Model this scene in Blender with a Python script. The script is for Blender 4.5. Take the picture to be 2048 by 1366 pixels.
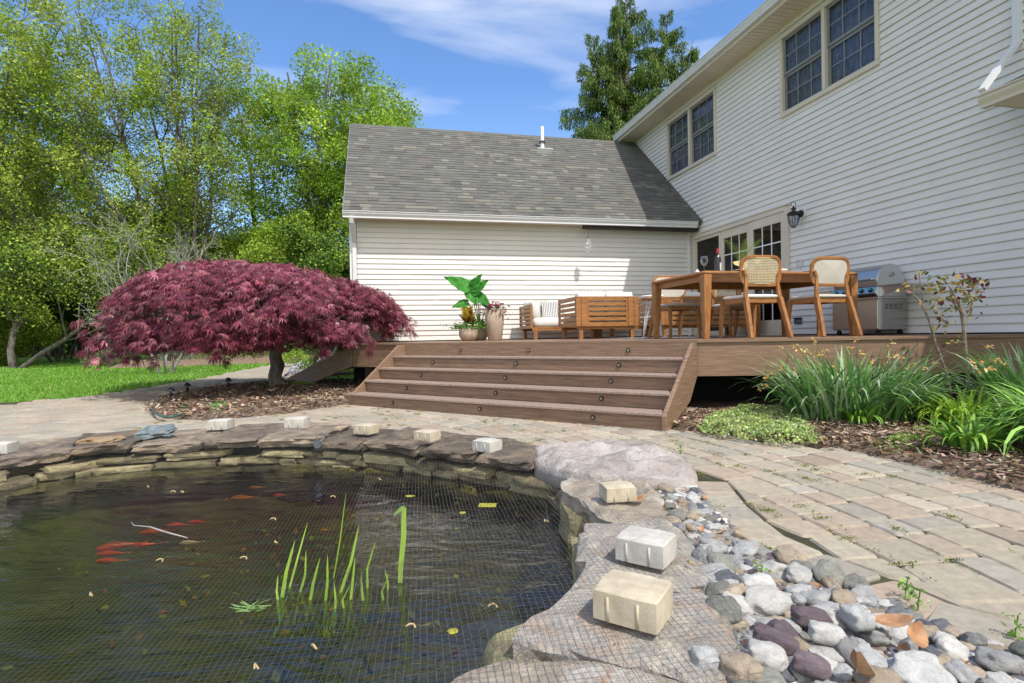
import bpy, math, random
import numpy as np
from mathutils import Vector, Matrix, noise
R = math.radians
random.seed(7); RG = np.random.default_rng(7)
sc = bpy.context.scene
col = sc.collection
for o in list(bpy.data.objects): bpy.data.objects.remove(o)

# ------------------------------------------------------------------ camera
F = 1095.3; PITCH, ROLL, TH, PS, HC = .0108, -.0185, -.2284, .5892, .88
def _cam():
    cp, sp, cr, sr = math.cos(PITCH), math.sin(PITCH), math.cos(ROLL), math.sin(ROLL)
    Rb = np.array([[1,0,0],[0,0,-1],[0,1,0]], float)
    Rx = np.array([[1,0,0],[0,cp,-sp],[0,sp,cp]]); Rz = np.array([[cr,-sr,0],[sr,cr,0],[0,0,1]])
    return Rz@Rx@Rb
CM = _cam()
cam = bpy.data.objects.new('camera', bpy.data.cameras.new('camera')); col.objects.link(cam)
cam.data.sensor_width = 36; cam.data.lens = F/2048*36; cam.data.clip_start = .05; cam.data.clip_end = 2000
cam.matrix_world = Matrix(((CM[0][0], -CM[1][0], -CM[2][0], 0), (CM[0][1], -CM[1][1], -CM[2][1], 0), (CM[0][2], -CM[1][2], -CM[2][2], HC), (0,0,0,1)))
sc.camera = cam
def G(px, py, z=0.):                       # photo pixel -> point on a horizontal plane
    d = CM.T@np.array([(px-1024)/F, (py-683)/F, 1.]); t = (z-HC)/d[2]; return Vector((d[0]*t, d[1]*t, z))
def AT(px, py, D):                         # photo pixel at depth D
    d = CM.T@np.array([(px-1024)/F, (py-683)/F, 1.]); t = D/d[1]; return Vector((d[0]*t, d[1]*t, HC+d[2]*t))

# ------------------------------------------------------------------ light
sun_dir = Vector((.386, -.557, 1.0)).normalized()      # towards the sun
elev = math.asin(sun_dir.z); azim = math.atan2(sun_dir.x, sun_dir.y)
w = bpy.data.worlds.new('World'); sc.world = w; w.use_nodes = True
nt = w.node_tree; nt.nodes.clear(); N = nt.nodes.new
out = N('ShaderNodeOutputWorld'); bg = N('ShaderNodeBackground'); bg.inputs[1].default_value = .15
sky = N('ShaderNodeTexSky'); sky.sky_type = 'NISHITA'; sky.sun_disc = False
sky.sun_elevation = elev; sky.sun_rotation = azim; sky.air_density = 1.0; sky.dust_density = .15; sky.ozone_density = 3.0
tc = N('ShaderNodeTexCoord'); mp = N('ShaderNodeMapping'); mp.inputs['Scale'].default_value = (1.3, 1.3, 7.0); mp.inputs['Rotation'].default_value = (.1, .22, 1.25)
n1 = N('ShaderNodeTexNoise'); n1.inputs['Scale'].default_value = 1.15; n1.inputs['Detail'].default_value = 7; n1.inputs['Roughness'].default_value = .52; n1.inputs['Distortion'].default_value = .35
cr = N('ShaderNodeValToRGB'); cr.color_ramp.elements[0].position = .54; cr.color_ramp.elements[1].position = .80; cr.color_ramp.elements[1].color = (.75,.75,.75,1)
sp = N('ShaderNodeSeparateXYZ'); hz = N('ShaderNodeMapRange'); hz.inputs[1].default_value = 0.0; hz.inputs[2].default_value = .42; hz.inputs[3].default_value = .30; hz.inputs[4].default_value = 0.0
mx = N('ShaderNodeMix'); mx.data_type = 'RGBA'; mx.inputs[7].default_value = (5.6, 5.9, 6.4, 1)
mx2 = N('ShaderNodeMix'); mx2.data_type = 'RGBA'; mx2.inputs[7].default_value = (4.2, 5.2, 6.4, 1)
tint = N('ShaderNodeMix'); tint.data_type = 'RGBA'; tint.blend_type = 'MULTIPLY'; tint.inputs[0].default_value = 1; tint.inputs[7].default_value = (.80, .97, 1.16, 1)
lk = nt.links.new
lk(tc.outputs['Generated'], mp.inputs[0]); lk(mp.outputs[0], n1.inputs['Vector']); lk(n1.outputs[0], cr.inputs[0])
lk(tc.outputs['Generated'], sp.inputs[0]); lk(sp.outputs[2], hz.inputs[0])
lk(sky.outputs[0], tint.inputs[6]); lk(tint.outputs[2], mx2.inputs[6]); lk(hz.outputs[0], mx2.inputs[0])
n2 = N('ShaderNodeTexNoise'); n2.inputs['Scale'].default_value = 1.6; n2.inputs['Detail'].default_value = 6; n2.inputs['Distortion'].default_value = .5   # unseen broken cloud added behind the camera to whiten the ambient light
dm = N('ShaderNodeMapRange'); dm.inputs[1].default_value = .10; dm.inputs[2].default_value = -.45; dm.inputs[3].default_value = 0.; dm.inputs[4].default_value = 1.; c2_ = N('ShaderNodeMapRange'); c2_.inputs[1].default_value = .36; c2_.inputs[2].default_value = .52
mm = N('ShaderNodeMath'); mm.operation = 'MULTIPLY'; mx3 = N('ShaderNodeMix'); mx3.data_type = 'RGBA'; mx3.inputs[7].default_value = (8.0, 7.7, 7.3, 1)
lk(tc.outputs['Generated'], n2.inputs['Vector']); lk(n2.outputs[0], c2_.inputs[0]); lk(sp.outputs[1], dm.inputs[0]); lk(dm.outputs[0], mm.inputs[0]); lk(c2_.outputs[0], mm.inputs[1]); lk(mm.outputs[0], mx3.inputs[0])
lk(mx2.outputs[2], mx.inputs[6]); lk(cr.outputs[0], mx.inputs[0]); lk(mx.outputs[2], mx3.inputs[6]); lk(mx3.outputs[2], bg.inputs[0]); lk(bg.outputs[0], out.inputs[0])
sl = bpy.data.lights.new('sun', 'SUN'); sl.energy = 3.3; sl.angle = R(.53); sl.color = (1, .965, .91)
so = bpy.data.objects.new('sun', sl); col.objects.link(so); so.rotation_euler = sun_dir.to_track_quat('Z', 'Y').to_euler(); so.location = (0, 0, 30)
sc.view_settings.view_transform = 'Standard'; sc.view_settings.look = 'None'; sc.view_settings.gamma = 1
sc.view_settings.exposure = .46
sc.cycles.max_bounces = 10; sc.cycles.transparent_max_bounces = 16; sc.cycles.diffuse_bounces = 4

# ------------------------------------------------------------------ materials
MATS = {}
def mat(name, c=(.5,.5,.5), rough=.6, var=.15, scale=8., bump=0., bscale=None, metal=0., spec=.5, attr=False, stretch=(1,1,1), c2=None, emit=None, coat=0., alpha=1., trans=0., leaf=0., wave=None, detail=6, bdist=.01):
    if name in MATS: return MATS[name]
    m = bpy.data.materials.new(name); m.use_nodes = True; t = m.node_tree; n = t.nodes.new; L = t.links.new
    b = t.nodes['Principled BSDF']; b.inputs['Roughness'].default_value = rough; b.inputs['Metallic'].default_value = metal
    b.inputs['Specular IOR Level'].default_value = spec; b.inputs['Coat Weight'].default_value = coat
    if trans: b.inputs['Transmission Weight'].default_value = trans
    co = n('ShaderNodeTexCoord'); ma = n('ShaderNodeMapping'); ma.inputs['Scale'].default_value = stretch; L(co.outputs['Object'], ma.inputs[0])
    nz = n('ShaderNodeTexNoise'); nz.inputs['Scale'].default_value = scale; nz.inputs['Detail'].default_value = detail; nz.inputs['Roughness'].default_value = .62
    L(ma.outputs[0], nz.inputs['Vector'])
    rp = n('ShaderNodeValToRGB'); rp.color_ramp.elements[0].position = .3; rp.color_ramp.elements[1].position = .7
    lo = tuple(x*(1-var) for x in c); hi = c2 if c2 else tuple(min(1, x*(1+var)) for x in c)
    rp.color_ramp.elements[0].color = (*lo, 1); rp.color_ramp.elements[1].color = (*hi, 1); L(nz.outputs[0], rp.inputs[0])
    src = rp.outputs[0]
    if attr:
        at = n('ShaderNodeAttribute'); at.attribute_name = 'Col'
        k = n('ShaderNodeMix'); k.data_type = 'RGBA'; k.blend_type = 'MULTIPLY'; k.inputs[0].default_value = 1
        L(at.outputs[0], k.inputs[6]); L(src, k.inputs[7]); src = k.outputs[2]
    L(src, b.inputs['Base Color'])
    if emit: b.inputs['Emission Color'].default_value = (*c, 1); b.inputs['Emission Strength'].default_value = emit
    if bump:
        nb = n('ShaderNodeTexNoise'); nb.inputs['Scale'].default_value = bscale or scale*4; nb.inputs['Detail'].default_value = 8; nb.inputs['Roughness'].default_value = .65
        L(ma.outputs[0], nb.inputs['Vector'])
        bp = n('ShaderNodeBump'); bp.inputs['Strength'].default_value = bump; bp.inputs['Distance'].default_value = bdist; L(nb.outputs[0], bp.inputs['Height']); L(bp.outputs[0], b.inputs['Normal'])
    if leaf:
        tr = n('ShaderNodeBsdfTranslucent'); L(src, tr.inputs[0]); ms = n('ShaderNodeMixShader'); ms.inputs[0].default_value = leaf
        L(b.outputs[0], ms.inputs[1]); L(tr.outputs[0], ms.inputs[2]); L(ms.outputs[0], t.nodes['Material Output'].inputs[0])
    MATS[name] = m; return m
def wood(name, c, c2, sc_=(1,1,1), rough=.5, attr=False):
    m = mat(name, c, rough, .25, 5., .25, 26, c2=c2, stretch=sc_, attr=attr, detail=10, bdist=.004); return m
M = dict(
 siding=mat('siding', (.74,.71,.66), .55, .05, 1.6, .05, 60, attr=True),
 trim=mat('trim_cream', (.62,.55,.45), .5, .05, 3),
 white=mat('white_paint', (.78,.78,.77), .4, .03, 5),
 gutter=mat('gutter_white', (.66,.66,.66), .35, .04, 4),
 soffit=mat('soffit', (.66,.58,.48), .6, .04, 4),
 shingle=mat('shingle', (1,1,1), .95, .28, 55, .7, 180, attr=True, spec=.15),
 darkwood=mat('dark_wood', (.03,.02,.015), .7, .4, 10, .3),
 sash=mat('sash', (.20,.20,.20), .45, .1, 5),
 curtain=mat('sheer_curtain', (.20,.20,.26), .8, .35, 9, c2=(.40,.40,.48), stretch=(1,3,1)),
 grid=mat('white_grid', (.22,.22,.24), .5, .04, 5),
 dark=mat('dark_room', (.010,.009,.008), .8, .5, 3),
 pvc=mat('pvc', (.8,.8,.82), .35, .04, 8),
 lead=mat('black_flashing', (.03,.03,.035), .5),
 deckb=wood('deck_board', (.19,.108,.064), (.31,.195,.125), (.7,.7,14), .6),
 deckt=wood('deck_tread', (.27,.185,.14), (.40,.295,.235), (9,9,9), .6),
 teak=wood('teak', (.27,.105,.030), (.46,.205,.065), (10,10,1.4), .45),
 teakx=wood('teak_flat', (.27,.105,.030), (.46,.205,.065), (1.4,9,9), .45),
 cushion=mat('cushion', (.70,.68,.64), .9, .04, 18, .25, 300),
 linen=mat('linen', (.52,.47,.40), .9, .08, 90, .2, 400, c2=(.58,.53,.46)),
 cane=mat('cane', (.62,.52,.34), .6, .15, 60),
 steel=mat('stainless', (.64,.63,.61), .34, .06, 6, metal=1., stretch=(1,1,30)),
 steeld=mat('stainless_side', (.40,.39,.37), .22, .05, 6, metal=1.),
 black=mat('black', (.012,.012,.012), .4),
 iron=mat('black_iron', (.015,.015,.017), .38, spec=.6),
 teal=mat('teal_knob', (.02,.42,.45), .3),
 pot=mat('pot_stone', (.42,.32,.24), .8, .12, 22, .25, 80),
 paver=mat('paver', (1,1,1), .92, .30, 22, .7, 240, attr=True, spec=.2, bdist=.005, detail=14),
 joint=mat('joint_soil', (.032,.027,.018), .95, .5, 5, .6, 60, c2=(.07,.068,.025)),
 mulch=mat('mulch', (.16,.10,.065), .95, .6, 28, 1., 90, c2=(.36,.25,.17), bdist=.02),
 chip=mat('mulch_chip', (1,1,1), .9, .2, 40, attr=True, spec=.2),
 grassg=mat('lawn_ground', (.10,.20,.02), .95, .35, 1.5, .5, 40, c2=(.18,.32,.035)),
 leaf=mat('leaf', (1,1,1), .55, .10, 3, attr=True, leaf=.36, spec=.3),
 mleaf=mat('maple_leaf', (1,1,1), .42, .10, 3, attr=True, leaf=.25, spec=.5),
 blade=mat('blade', (1,1,1), .42, .12, 9, attr=True, leaf=.25, spec=.5),
 bark=mat('bark', (.085,.07,.055), .95, .4, 9, .8, 30, stretch=(1,1,.3), c2=(.19,.17,.14)),
 greybark=mat('pale_bark', (.30,.28,.26), .9, .25, 9),
 maplebark=mat('maple_bark', (.15,.115,.085), .95, .45, 10, 1., 30, stretch=(1,1,.35), c2=(.30,.26,.21), bdist=.03),
 liner=mat('pond_liner', (.012,.014,.010), .5, .5, 3),
 net=mat('net', (.07,.07,.068), .35, .05, 5, spec=.8),
 glass=mat('clear_glass', (1,1,1), .02, 0, 1, trans=1., spec=.5),
 conc=mat('concrete_cream', (.43,.36,.25), .92, .12, 14, .45, 150, c2=(.58,.50,.37), bdist=.004),
 concg=mat('concrete_grey', (.42,.395,.34), .92, .12, 14, .45, 150, c2=(.57,.54,.48), bdist=.004),
 hose=mat('hose', (.05,.10,.08), .4, .1, 30),
)
def stone(name, stops, scale=3., bump=.9, bs=14, rough=.9, stretch=(1,1,1), spec=.25, bd=.03, vr=(.8,1.2)):
    m = bpy.data.materials.new(name); m.use_nodes = True; t = m.node_tree; n = t.nodes.new; L = t.links.new
    b = t.nodes['Principled BSDF']; b.inputs['Roughness'].default_value = rough; b.inputs['Specular IOR Level'].default_value = spec
    co = n('ShaderNodeTexCoord'); oi = n('ShaderNodeObjectInfo'); va = n('ShaderNodeVectorMath'); va.operation = 'ADD'
    sc2 = n('ShaderNodeVectorMath'); sc2.operation = 'SCALE'; sc2.inputs[3].default_value = 37.; cb = n('ShaderNodeCombineXYZ')
    for i in range(3): L(oi.outputs['Random'], cb.inputs[i])
    L(cb.outputs[0], sc2.inputs[0]); L(co.outputs['Object'], va.inputs[0]); L(sc2.outputs[0], va.inputs[1])
    ma = n('ShaderNodeMapping'); ma.inputs['Scale'].default_value = stretch; L(va.outputs[0], ma.inputs[0])
    nz = n('ShaderNodeTexNoise'); nz.inputs['Scale'].default_value = scale; nz.inputs['Detail'].default_value = 9; nz.inputs['Roughness'].default_value = .68; nz.inputs['Distortion'].default_value = .6; L(ma.outputs[0], nz.inputs['Vector'])
    rp = n('ShaderNodeValToRGB'); e = rp.color_ramp.elements
    while len(e) < len(stops): e.new(.5)
    for i, s in enumerate(stops): e[i].position = .28+.44*i/(len(stops)-1); e[i].color = (*s, 1)
    L(nz.outputs[0], rp.inputs[0]); hv = n('ShaderNodeHueSaturation'); mr = n('ShaderNodeMapRange'); mr.inputs[3].default_value = vr[0]; mr.inputs[4].default_value = vr[1]
    L(oi.outputs['Random'], mr.inputs[0]); L(mr.outputs[0], hv.inputs['Value']); L(rp.outputs[0], hv.inputs['Color']); L(hv.outputs[0], b.inputs['Base Color'])
    nb = n('ShaderNodeTexNoise'); nb.inputs['Scale'].default_value = bs; nb.inputs['Detail'].default_value = 10; nb.inputs['Roughness'].default_value = .65; L(ma.outputs[0], nb.inputs['Vector'])
    bp = n('ShaderNodeBump'); bp.inputs['Strength'].default_value = bump; bp.inputs['Distance'].default_value = bd; L(nb.outputs[0], bp.inputs['Height']); L(bp.outputs[0], b.inputs['Normal'])
    return m
M['slab'] = stone('slab_stone', [(.14,.115,.09),(.30,.26,.21),(.40,.33,.25),(.52,.48,.42),(.42,.24,.13)], 5, 1., 22)
M['slab2'] = stone('slab_rust', [(.17,.145,.12),(.42,.325,.25),(.34,.32,.285),(.50,.43,.345),(.58,.55,.49)], 7, 1., 26)
M['cap'] = stone('cap_stone', [(.045,.036,.03),(.15,.118,.095),(.22,.18,.14),(.33,.245,.16),(.40,.36,.30)], 6, 1., 24, stretch=(1,1,2.5), vr=(.65,1.3))
M['wallst'] = stone('wall_stone', [(.06,.05,.035),(.21,.17,.10),(.33,.29,.15),(.46,.40,.28)], 5, 1., 20, stretch=(1,1,2), vr=(.55,1.5))
M['boulder'] = stone('boulder_stone', [(.20,.165,.145),(.40,.345,.31),(.51,.455,.415),(.63,.59,.555)], 4, 1., 9, bd=.08)

# ------------------------------------------------------------------ mesh helpers
def tag(o, label=None, cat=None, group=None, kind=None):
    if label: o['label'] = label
    if cat: o['category'] = cat
    if group: o['group'] = group
    if kind: o['kind'] = kind
    return o
def empty(name, loc=(0,0,0), rz=0., label=None, cat=None, group=None):
    o = bpy.data.objects.new(name, None); col.objects.link(o); o.location = loc; o.rotation_euler = (0,0,rz); o.empty_display_size = .1
    return tag(o, label, cat, group)
class MB:
    def __init__(s): s.v = []; s.f = []; s.c = []; s.cc = (1,1,1)
    def add(s, vs, fs):
        k = len(s.v); s.v += [tuple(p) for p in vs]
        for f in fs: s.f.append(tuple(i+k for i in f)); s.c.append(s.cc)
        return s
    def box(s, a, b, bev=0.):
        x0,y0,z0 = [min(p,q) for p,q in zip(a,b)]; x1,y1,z1 = [max(p,q) for p,q in zip(a,b)]
        if bev:
            e = min(bev, (x1-x0)/2.2, (y1-y0)/2.2, (z1-z0)/2.2)
            return s.rbox(Vector(((x0+x1)/2,(y0+y1)/2,(z0+z1)/2)), ((x1-x0)/2,(y1-y0)/2,(z1-z0)/2), e)
        return s.add([(x0,y0,z0),(x1,y0,z0),(x1,y1,z0),(x0,y1,z0),(x0,y0,z1),(x1,y0,z1),(x1,y1,z1),(x0,y1,z1)], [(3,2,1,0),(4,5,6,7),(0,1,5,4),(1,2,6,5),(2,3,7,6),(3,0,4,7)])
    def rbox(s, c, h, e, rot=None):            # box with chamfered vertical + horizontal edges
        hx,hy,hz = h; rings = []
        for z, i in ((-hz, e), (-hz+e, 0), (hz-e, 0), (hz, e)):
            X, Y = hx-i, hy-i; q = e
            rings.append([(X-q,-Y,z),(X,-Y+q,z),(X,Y-q,z),(X-q,Y,z),(-X+q,Y,z),(-X,Y-q,z),(-X,-Y+q,z),(-X+q,-Y,z)])
        vs = [Vector(p) for r in rings for p in r]
        if rot is not None: vs = [rot@p for p in vs]
        vs = [Vector(c)+p for p in vs]; fs = [tuple(range(7,-1,-1)), tuple(range(24,32))]
        for k in range(3):
            for i in range(8): j = (i+1)%8; fs.append((k*8+i,k*8+j,k*8+8+j,k*8+8+i))
        return s.add(vs, fs)
    def bar(s, p, q, w, d=None, w2=None, up=(0,0,1)):   # rectangular tapered bar p->q
        p, q = Vector(p), Vector(q); d = d or w; w2 = w2 or w; t = (q-p).normalized(); u = Vector(up)
        if abs(t.dot(u)) > .95: u = Vector((0,1,0))
        a = t.cross(u).normalized(); b = a.cross(t).normalized(); k = w2/w; vs = []
        for P, m in ((p,1),(q,k)):
            for i, j in ((-1,-1),(1,-1),(1,1),(-1,1)): vs.append(P+a*(i*w/2*m)+b*(j*d/2*m))
        return s.add(vs, [(3,2,1,0),(4,5,6,7),(0,1,5,4),(1,2,6,5),(2,3,7,6),(3,0,4,7)])
    def tube(s, pts, rad, n=8, cap=True):
        pts = [Vector(p) for p in pts]; m = len(pts)
        rad = rad if isinstance(rad, (list, tuple)) else [rad]*m
        vs = []; a = None
        for i, p in enumerate(pts):
            t = (pts[min(i+1,m-1)]-pts[max(i-1,0)]).normalized()
            if a is None: a = t.orthogonal().normalized()
            a = (a-t*a.dot(t)).normalized(); b = t.cross(a)
            for k in range(n): th = 2*math.pi*k/n; vs.append(p+(a*math.cos(th)+b*math.sin(th))*rad[i])
        fs = [(i*n+k, i*n+(k+1)%n, (i+1)*n+(k+1)%n, (i+1)*n+k) for i in range(m-1) for k in range(n)]
        if cap: fs += [tuple(range(n-1,-1,-1)), tuple(range((m-1)*n, m*n))]
        return s.add(vs, fs)
    def lathe(s, prof, n=20, c=(0,0,0), wob=None):
        vs = []
        for r, z in prof:
            for k in range(n): th = 2*math.pi*k/n; vs.append((c[0]+r*math.cos(th), c[1]+r*math.sin(th), c[2]+z))
        m = len(prof); fs = [(i*n+k, i*n+(k+1)%n, (i+1)*n+(k+1)%n, (i+1)*n+k) for i in range(m-1) for k in range(n)]
        fs += [tuple(range(n-1,-1,-1)), tuple(range((m-1)*n, m*n))]
        return s.add(vs, fs)
    def prism(s, poly, z0, z1):
        n = len(poly); vs = [(p[0],p[1],z0) for p in poly]+[(p[0],p[1],z1) for p in poly]
        return s.add(vs, [tuple(range(n-1,-1,-1)), tuple(range(n,2*n))]+[(i,(i+1)%n,n+(i+1)%n,n+i) for i in range(n)])
    def strip(s, pts, wd, side):              # ribbon through pts; wd list of half widths; side vector
        vs = []; m = len(pts)
        for p, w_ in zip(pts, wd): vs += [p-side*w_, p+side*w_]
        return s.add(vs, [(2*i,2*i+1,2*i+3,2*i+2) for i in range(m-1)])
    def build(s, name, m, parent=None, smooth=False, bevel=0., loc=None):
        me = bpy.data.meshes.new(name); me.from_pydata(s.v, [], s.f)
        if isinstance(m, str): m = M[m]
        me.materials.append(m)
        if any(c != (1,1,1) for c in s.c):
            ca = me.color_attributes.new('Col', 'FLOAT_COLOR', 'CORNER'); arr = np.ones((len(me.loops),4), np.float32)
            cnt = np.array([len(f) for f in s.f]); arr[:,:3] = np.repeat(np.array(s.c, np.float32), cnt, axis=0); ca.data.foreach_set('color', arr.ravel())
        if smooth: me.polygons.foreach_set('use_smooth', [True]*len(me.polygons))
        o = bpy.data.objects.new(name, me); col.objects.link(o)
        if parent: o.parent = parent
        if loc is not None: o.location = loc
        if bevel:
            b = o.modifiers.new('b', 'BEVEL'); b.width = bevel; b.segments = 2; b.limit_method = 'ANGLE'; b.angle_limit = R(35)
        return o
def npmesh(name, V_, F_, C_, m, parent=None):   # V_ (n,3), F_ (k,q), C_ per face colour
    me = bpy.data.meshes.new(name); q = F_.shape[1]; k = len(F_)
    me.vertices.add(len(V_)); me.vertices.foreach_set('co', V_.astype(np.float32).ravel())
    me.loops.add(k*q); me.loops.foreach_set('vertex_index', F_.astype(np.int32).ravel())
    me.polygons.add(k); me.polygons.foreach_set('loop_start', np.arange(0,k*q,q,dtype=np.int32)); me.update(calc_edges=True)
    if C_ is not None:
        ca = me.color_attributes.new('Col','FLOAT_COLOR','CORNER'); a = np.ones((k*q,4),np.float32); a[:,:3] = np.repeat(C_.astype(np.float32), q, axis=0); ca.data.foreach_set('color', a.ravel())
    me.materials.append(M[m] if isinstance(m,str) else m)
    o = bpy.data.objects.new(name, me); col.objects.link(o)
    if parent: o.parent = parent
    return o
def unit(a): return a/np.maximum(np.linalg.norm(a, axis=-1, keepdims=True), 1e-9)
def leaves(name, P, size, cols, m='leaf', parent=None, aspect=.6, droop=None, upb=.4):
    """P (n,3) centres; pointed leaf quads with random orientation"""
    n = len(P); d = RG.normal(size=(n,3)); 
    if droop is not None: d = d*.55+droop
    d = unit(d); up = unit(RG.normal(size=(n,3))+np.array([0,0,upb*2])); s = unit(np.cross(d, up)); sz = (size*RG.uniform(.6,1.3,n))[:,None]
    V_ = np.stack([P-d*sz*.5, P+s*sz*aspect*.5-d*sz*.05, P+d*sz*.5, P-s*sz*aspect*.5-d*sz*.05], 1).reshape(-1,3)
    return npmesh(name, V_, np.arange(4*n).reshape(-1,4), cols, m, parent)
def pal(n, base, vs=.22, hs=.12):
    base = np.array(base); i = RG.integers(0, len(base), n); c = base[i]*(1+RG.normal(size=(n,1))*vs); c = c*(1+RG.normal(size=(n,3))*hs*np.array([1,.5,1])); return np.clip(c, .005, 1)
def pin(p, poly):
    x, y = p[0], p[1]; r = False; j = len(poly)-1
    for i in range(len(poly)):
        a, b = poly[i], poly[j]
        if (a[1] > y) != (b[1] > y) and x < (b[0]-a[0])*(y-a[1])/(b[1]-a[1])+a[0]: r = not r
        j = i
    return r
def pdist(p, poly, closed=True):
    best = 1e9; n = len(poly)
    for i in range(n if closed else n-1):
        a = poly[i]; b = poly[(i+1)%n]; dx, dy = b[0]-a[0], b[1]-a[1]; l = dx*dx+dy*dy
        t = max(0, min(1, ((p[0]-a[0])*dx+(p[1]-a[1])*dy)/l)) if l else 0
        best = min(best, math.hypot(p[0]-a[0]-t*dx, p[1]-a[1]-t*dy))
    return best
def nz(x, y, z=0, s=1.): return noise.noise(Vector((x*s, y*s, z*s)))
def copy_tree(o, parent=None, **kw):
    c = o.copy(); col.objects.link(c)
    if parent: c.parent = parent
    for ch in [x for x in list(o.children)]: copy_tree(ch, c)
    for k, v in kw.items(): setattr(c, k, v)
    return c

exec_order = []
# ------------------------------------------------------------------ ground outlines (metres)
SV = Vector((math.cos(PS), -math.sin(PS), 0)); SNV = Vector((math.sin(PS), math.cos(PS), 0))     # along the stairs / away from camera
RISE, TREAD, SW, ST0 = .1545, .258, 4.27, Vector((-1.60, 8.13, 0))      # stair data
DZ = .798                                                              # deck top
POND = [(-4.05,3.7),(-3.72,4.02),(-3.45,4.38),(-3.0,4.54),(-2.5,4.64),(-2.1,4.66),(-1.71,4.60),(-1.3,4.50),(-.9,4.32),(-.48,4.07),(-.1,3.82),(.22,3.52),(.36,3.15),(.36,2.75),(.30,2.45),(.28,2.2),(.20,1.95),(.03,1.78),(-.08,1.55),(-.2,1.35),(-.3,.95),(-1.2,.72),(-2.6,.75),(-3.9,1.3),(-4.5,2.4),(-4.4,3.3)]
POUT = [(-4.75,4.0),(-4.25,4.75),(-3.85,5.1),(-3.35,5.3),(-2.9,5.5),(-2.2,5.48),(-1.6,5.30),(-.9,4.95),(-.3,4.55),(.2,4.15),(.9,3.9),(1.05,3.25),(.96,2.7),(.96,2.25),(1.09,1.96),(1.2,1.75),(1.2,1.62),(1.35,1.46),(1.7,1.36),(2.3,1.2),(2.3,.4),(-3,.1),(-5.2,1),(-5.3,2.8)]
PEBB = [(1.06,3.22),(.97,2.70),(.965,2.25),(1.09,1.95),(1.2,1.74),(1.21,1.62),(1.36,1.46),(1.72,1.36),(2.3,1.22)]     # paver border against the pebbles
MR = [(3.2,1.6),(2.78,2.5),(2.69,2.89),(2.6,3.26),(2.52,3.66),(2.38,4.05),(1.98,4.46),(1.66,4.80),(1.44,4.95)]       # right bed edge
ISLE = [(-2.02,7.62),(-2.25,7.25),(-2.45,6.86),(-2.9,6.30),(-3.4,6.02),(-3.95,6.20),(-4.5,6.70),(-5.05,7.5),(-5.40,8.5),(-5.5,9.4),(-5.3,10.4),(-4.9,11.0),(-3.5,11.3),(-2.6,10.6)]
PATIO = [(3.3,.9)]+MR+[(1.3,5.2),(-2.2,7.7),(-2.6,10.6),(-4.35,10.8),(-4.9,13.4),(-5.8,17),(-6.6,21),(-8.6,21),(-8.6,19.4),(-7.45,13.3),(-7.05,10.6),(-7.05,9.8),(-7.3,8.9),(-7.9,8.35),(-9.5,7.6),(-11,7.2),(-11,2.5),(-5.2,1)]
# one terrain sheet with the pond cut out of it
import bmesh
bm = bmesh.new(); ed = []
for ring in ([(-1200,-300),(1200,-300),(1200,1500),(-1200,1500)], [(p[0]*1.0,p[1]) for p in [( (a[0]*1.0+(a[0]+2)*.03), a[1]+(a[1]-2.8)*.03) for a in POND]]):
    vs = [bm.verts.new((x,y,-.03)) for x,y in ring]; ed += [bm.edges.new((vs[i], vs[(i+1)%len(vs)])) for i in range(len(vs))]
bmesh.ops.triangle_fill(bm, use_beauty=True, edges=ed)
for f in bm.faces:
    if f.normal.z < 0: f.normal_flip()
me = bpy.data.meshes.new('ground'); bm.to_mesh(me); bm.free(); me.materials.append(M['grassg'])
g = bpy.data.objects.new('ground', me); col.objects.link(g); tag(g, 'green lawn ground reaching to the trees', kind='structure')
# patio bed (joint soil) with the pond cut out
bm = bmesh.new(); ed = []
for ring in (PATIO, POUT):
    vs = [bm.verts.new((x,y,-.010)) for x,y in (ring if ring is PATIO else [(-4.6,3.9)]+POUT[1:10]+[(.7,3.9),(.85,3.2),(.8,2.6),(.8,2.2),(.95,1.9),(1.05,1.7),(1.05,1.6),(1.2,1.4),(1.6,1.25),(2.3,1.1),(2.3,.4),(-3,.3),(-5.0,1.3),(-5.1,2.8)])]
    ed += [bm.edges.new((vs[i], vs[(i+1)%len(vs)])) for i in range(len(vs))]
bmesh.ops.triangle_fill(bm, use_beauty=True, edges=ed)
for f in bm.faces:
    if f.normal.z < 0: f.normal_flip()
me = bpy.data.meshes.new('patio_bed'); bm.to_mesh(me); bm.free(); me.materials.append(M['joint'])
o = bpy.data.objects.new('patio_bed', me); col.objects.link(o); tag(o, 'soil and moss in the joints of the paved patio', kind='structure')

# pavers: laid in rings about a far centre so the courses sweep round the pond
pv = MB(); CX, CY = -6.15, 1.45
PC = [(.43,.375,.29),(.45,.39,.295),(.41,.365,.29),(.445,.355,.27),(.395,.36,.295),(.46,.40,.305),(.42,.345,.265)]
def paver(q4, z, c):                         # 4 corners ccw
    cx = sum(p[0] for p in q4)/4; cy = sum(p[1] for p in q4)/4; dz = [random.uniform(-.001,.001) for _ in range(4)]
    ring = []
    for i in range(4):                       # round the corners a little
        a, b, d = Vector((*q4[i],0)), Vector((*q4[i-1],0)), Vector((*q4[(i+1)%4],0))
        ring += [a+(b-a).normalized()*.016, a+(a-(b+d)/2).normalized()*-.007, a+(d-a).normalized()*.016]
    cen = Vector((cx,cy,0)); vs = []; n = len(ring)
    for p in ring: vs.append((p.x,p.y,z-.04))
    for p in ring: vs.append((p.x,p.y,z-.009))
    for i, p in enumerate(ring):
        k = p+(cen-p).normalized()*.011; vs.append((k.x,k.y,z+dz[i//3]))
    pv.cc = c; pv.add(vs, [(i,(i+1)%n,n+(i+1)%n,n+i) for i in range(n)]+[(n+i,n+(i+1)%n,2*n+(i+1)%n,2*n+i) for i in range(n)]+[tuple(range(2*n,3*n))])
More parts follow.
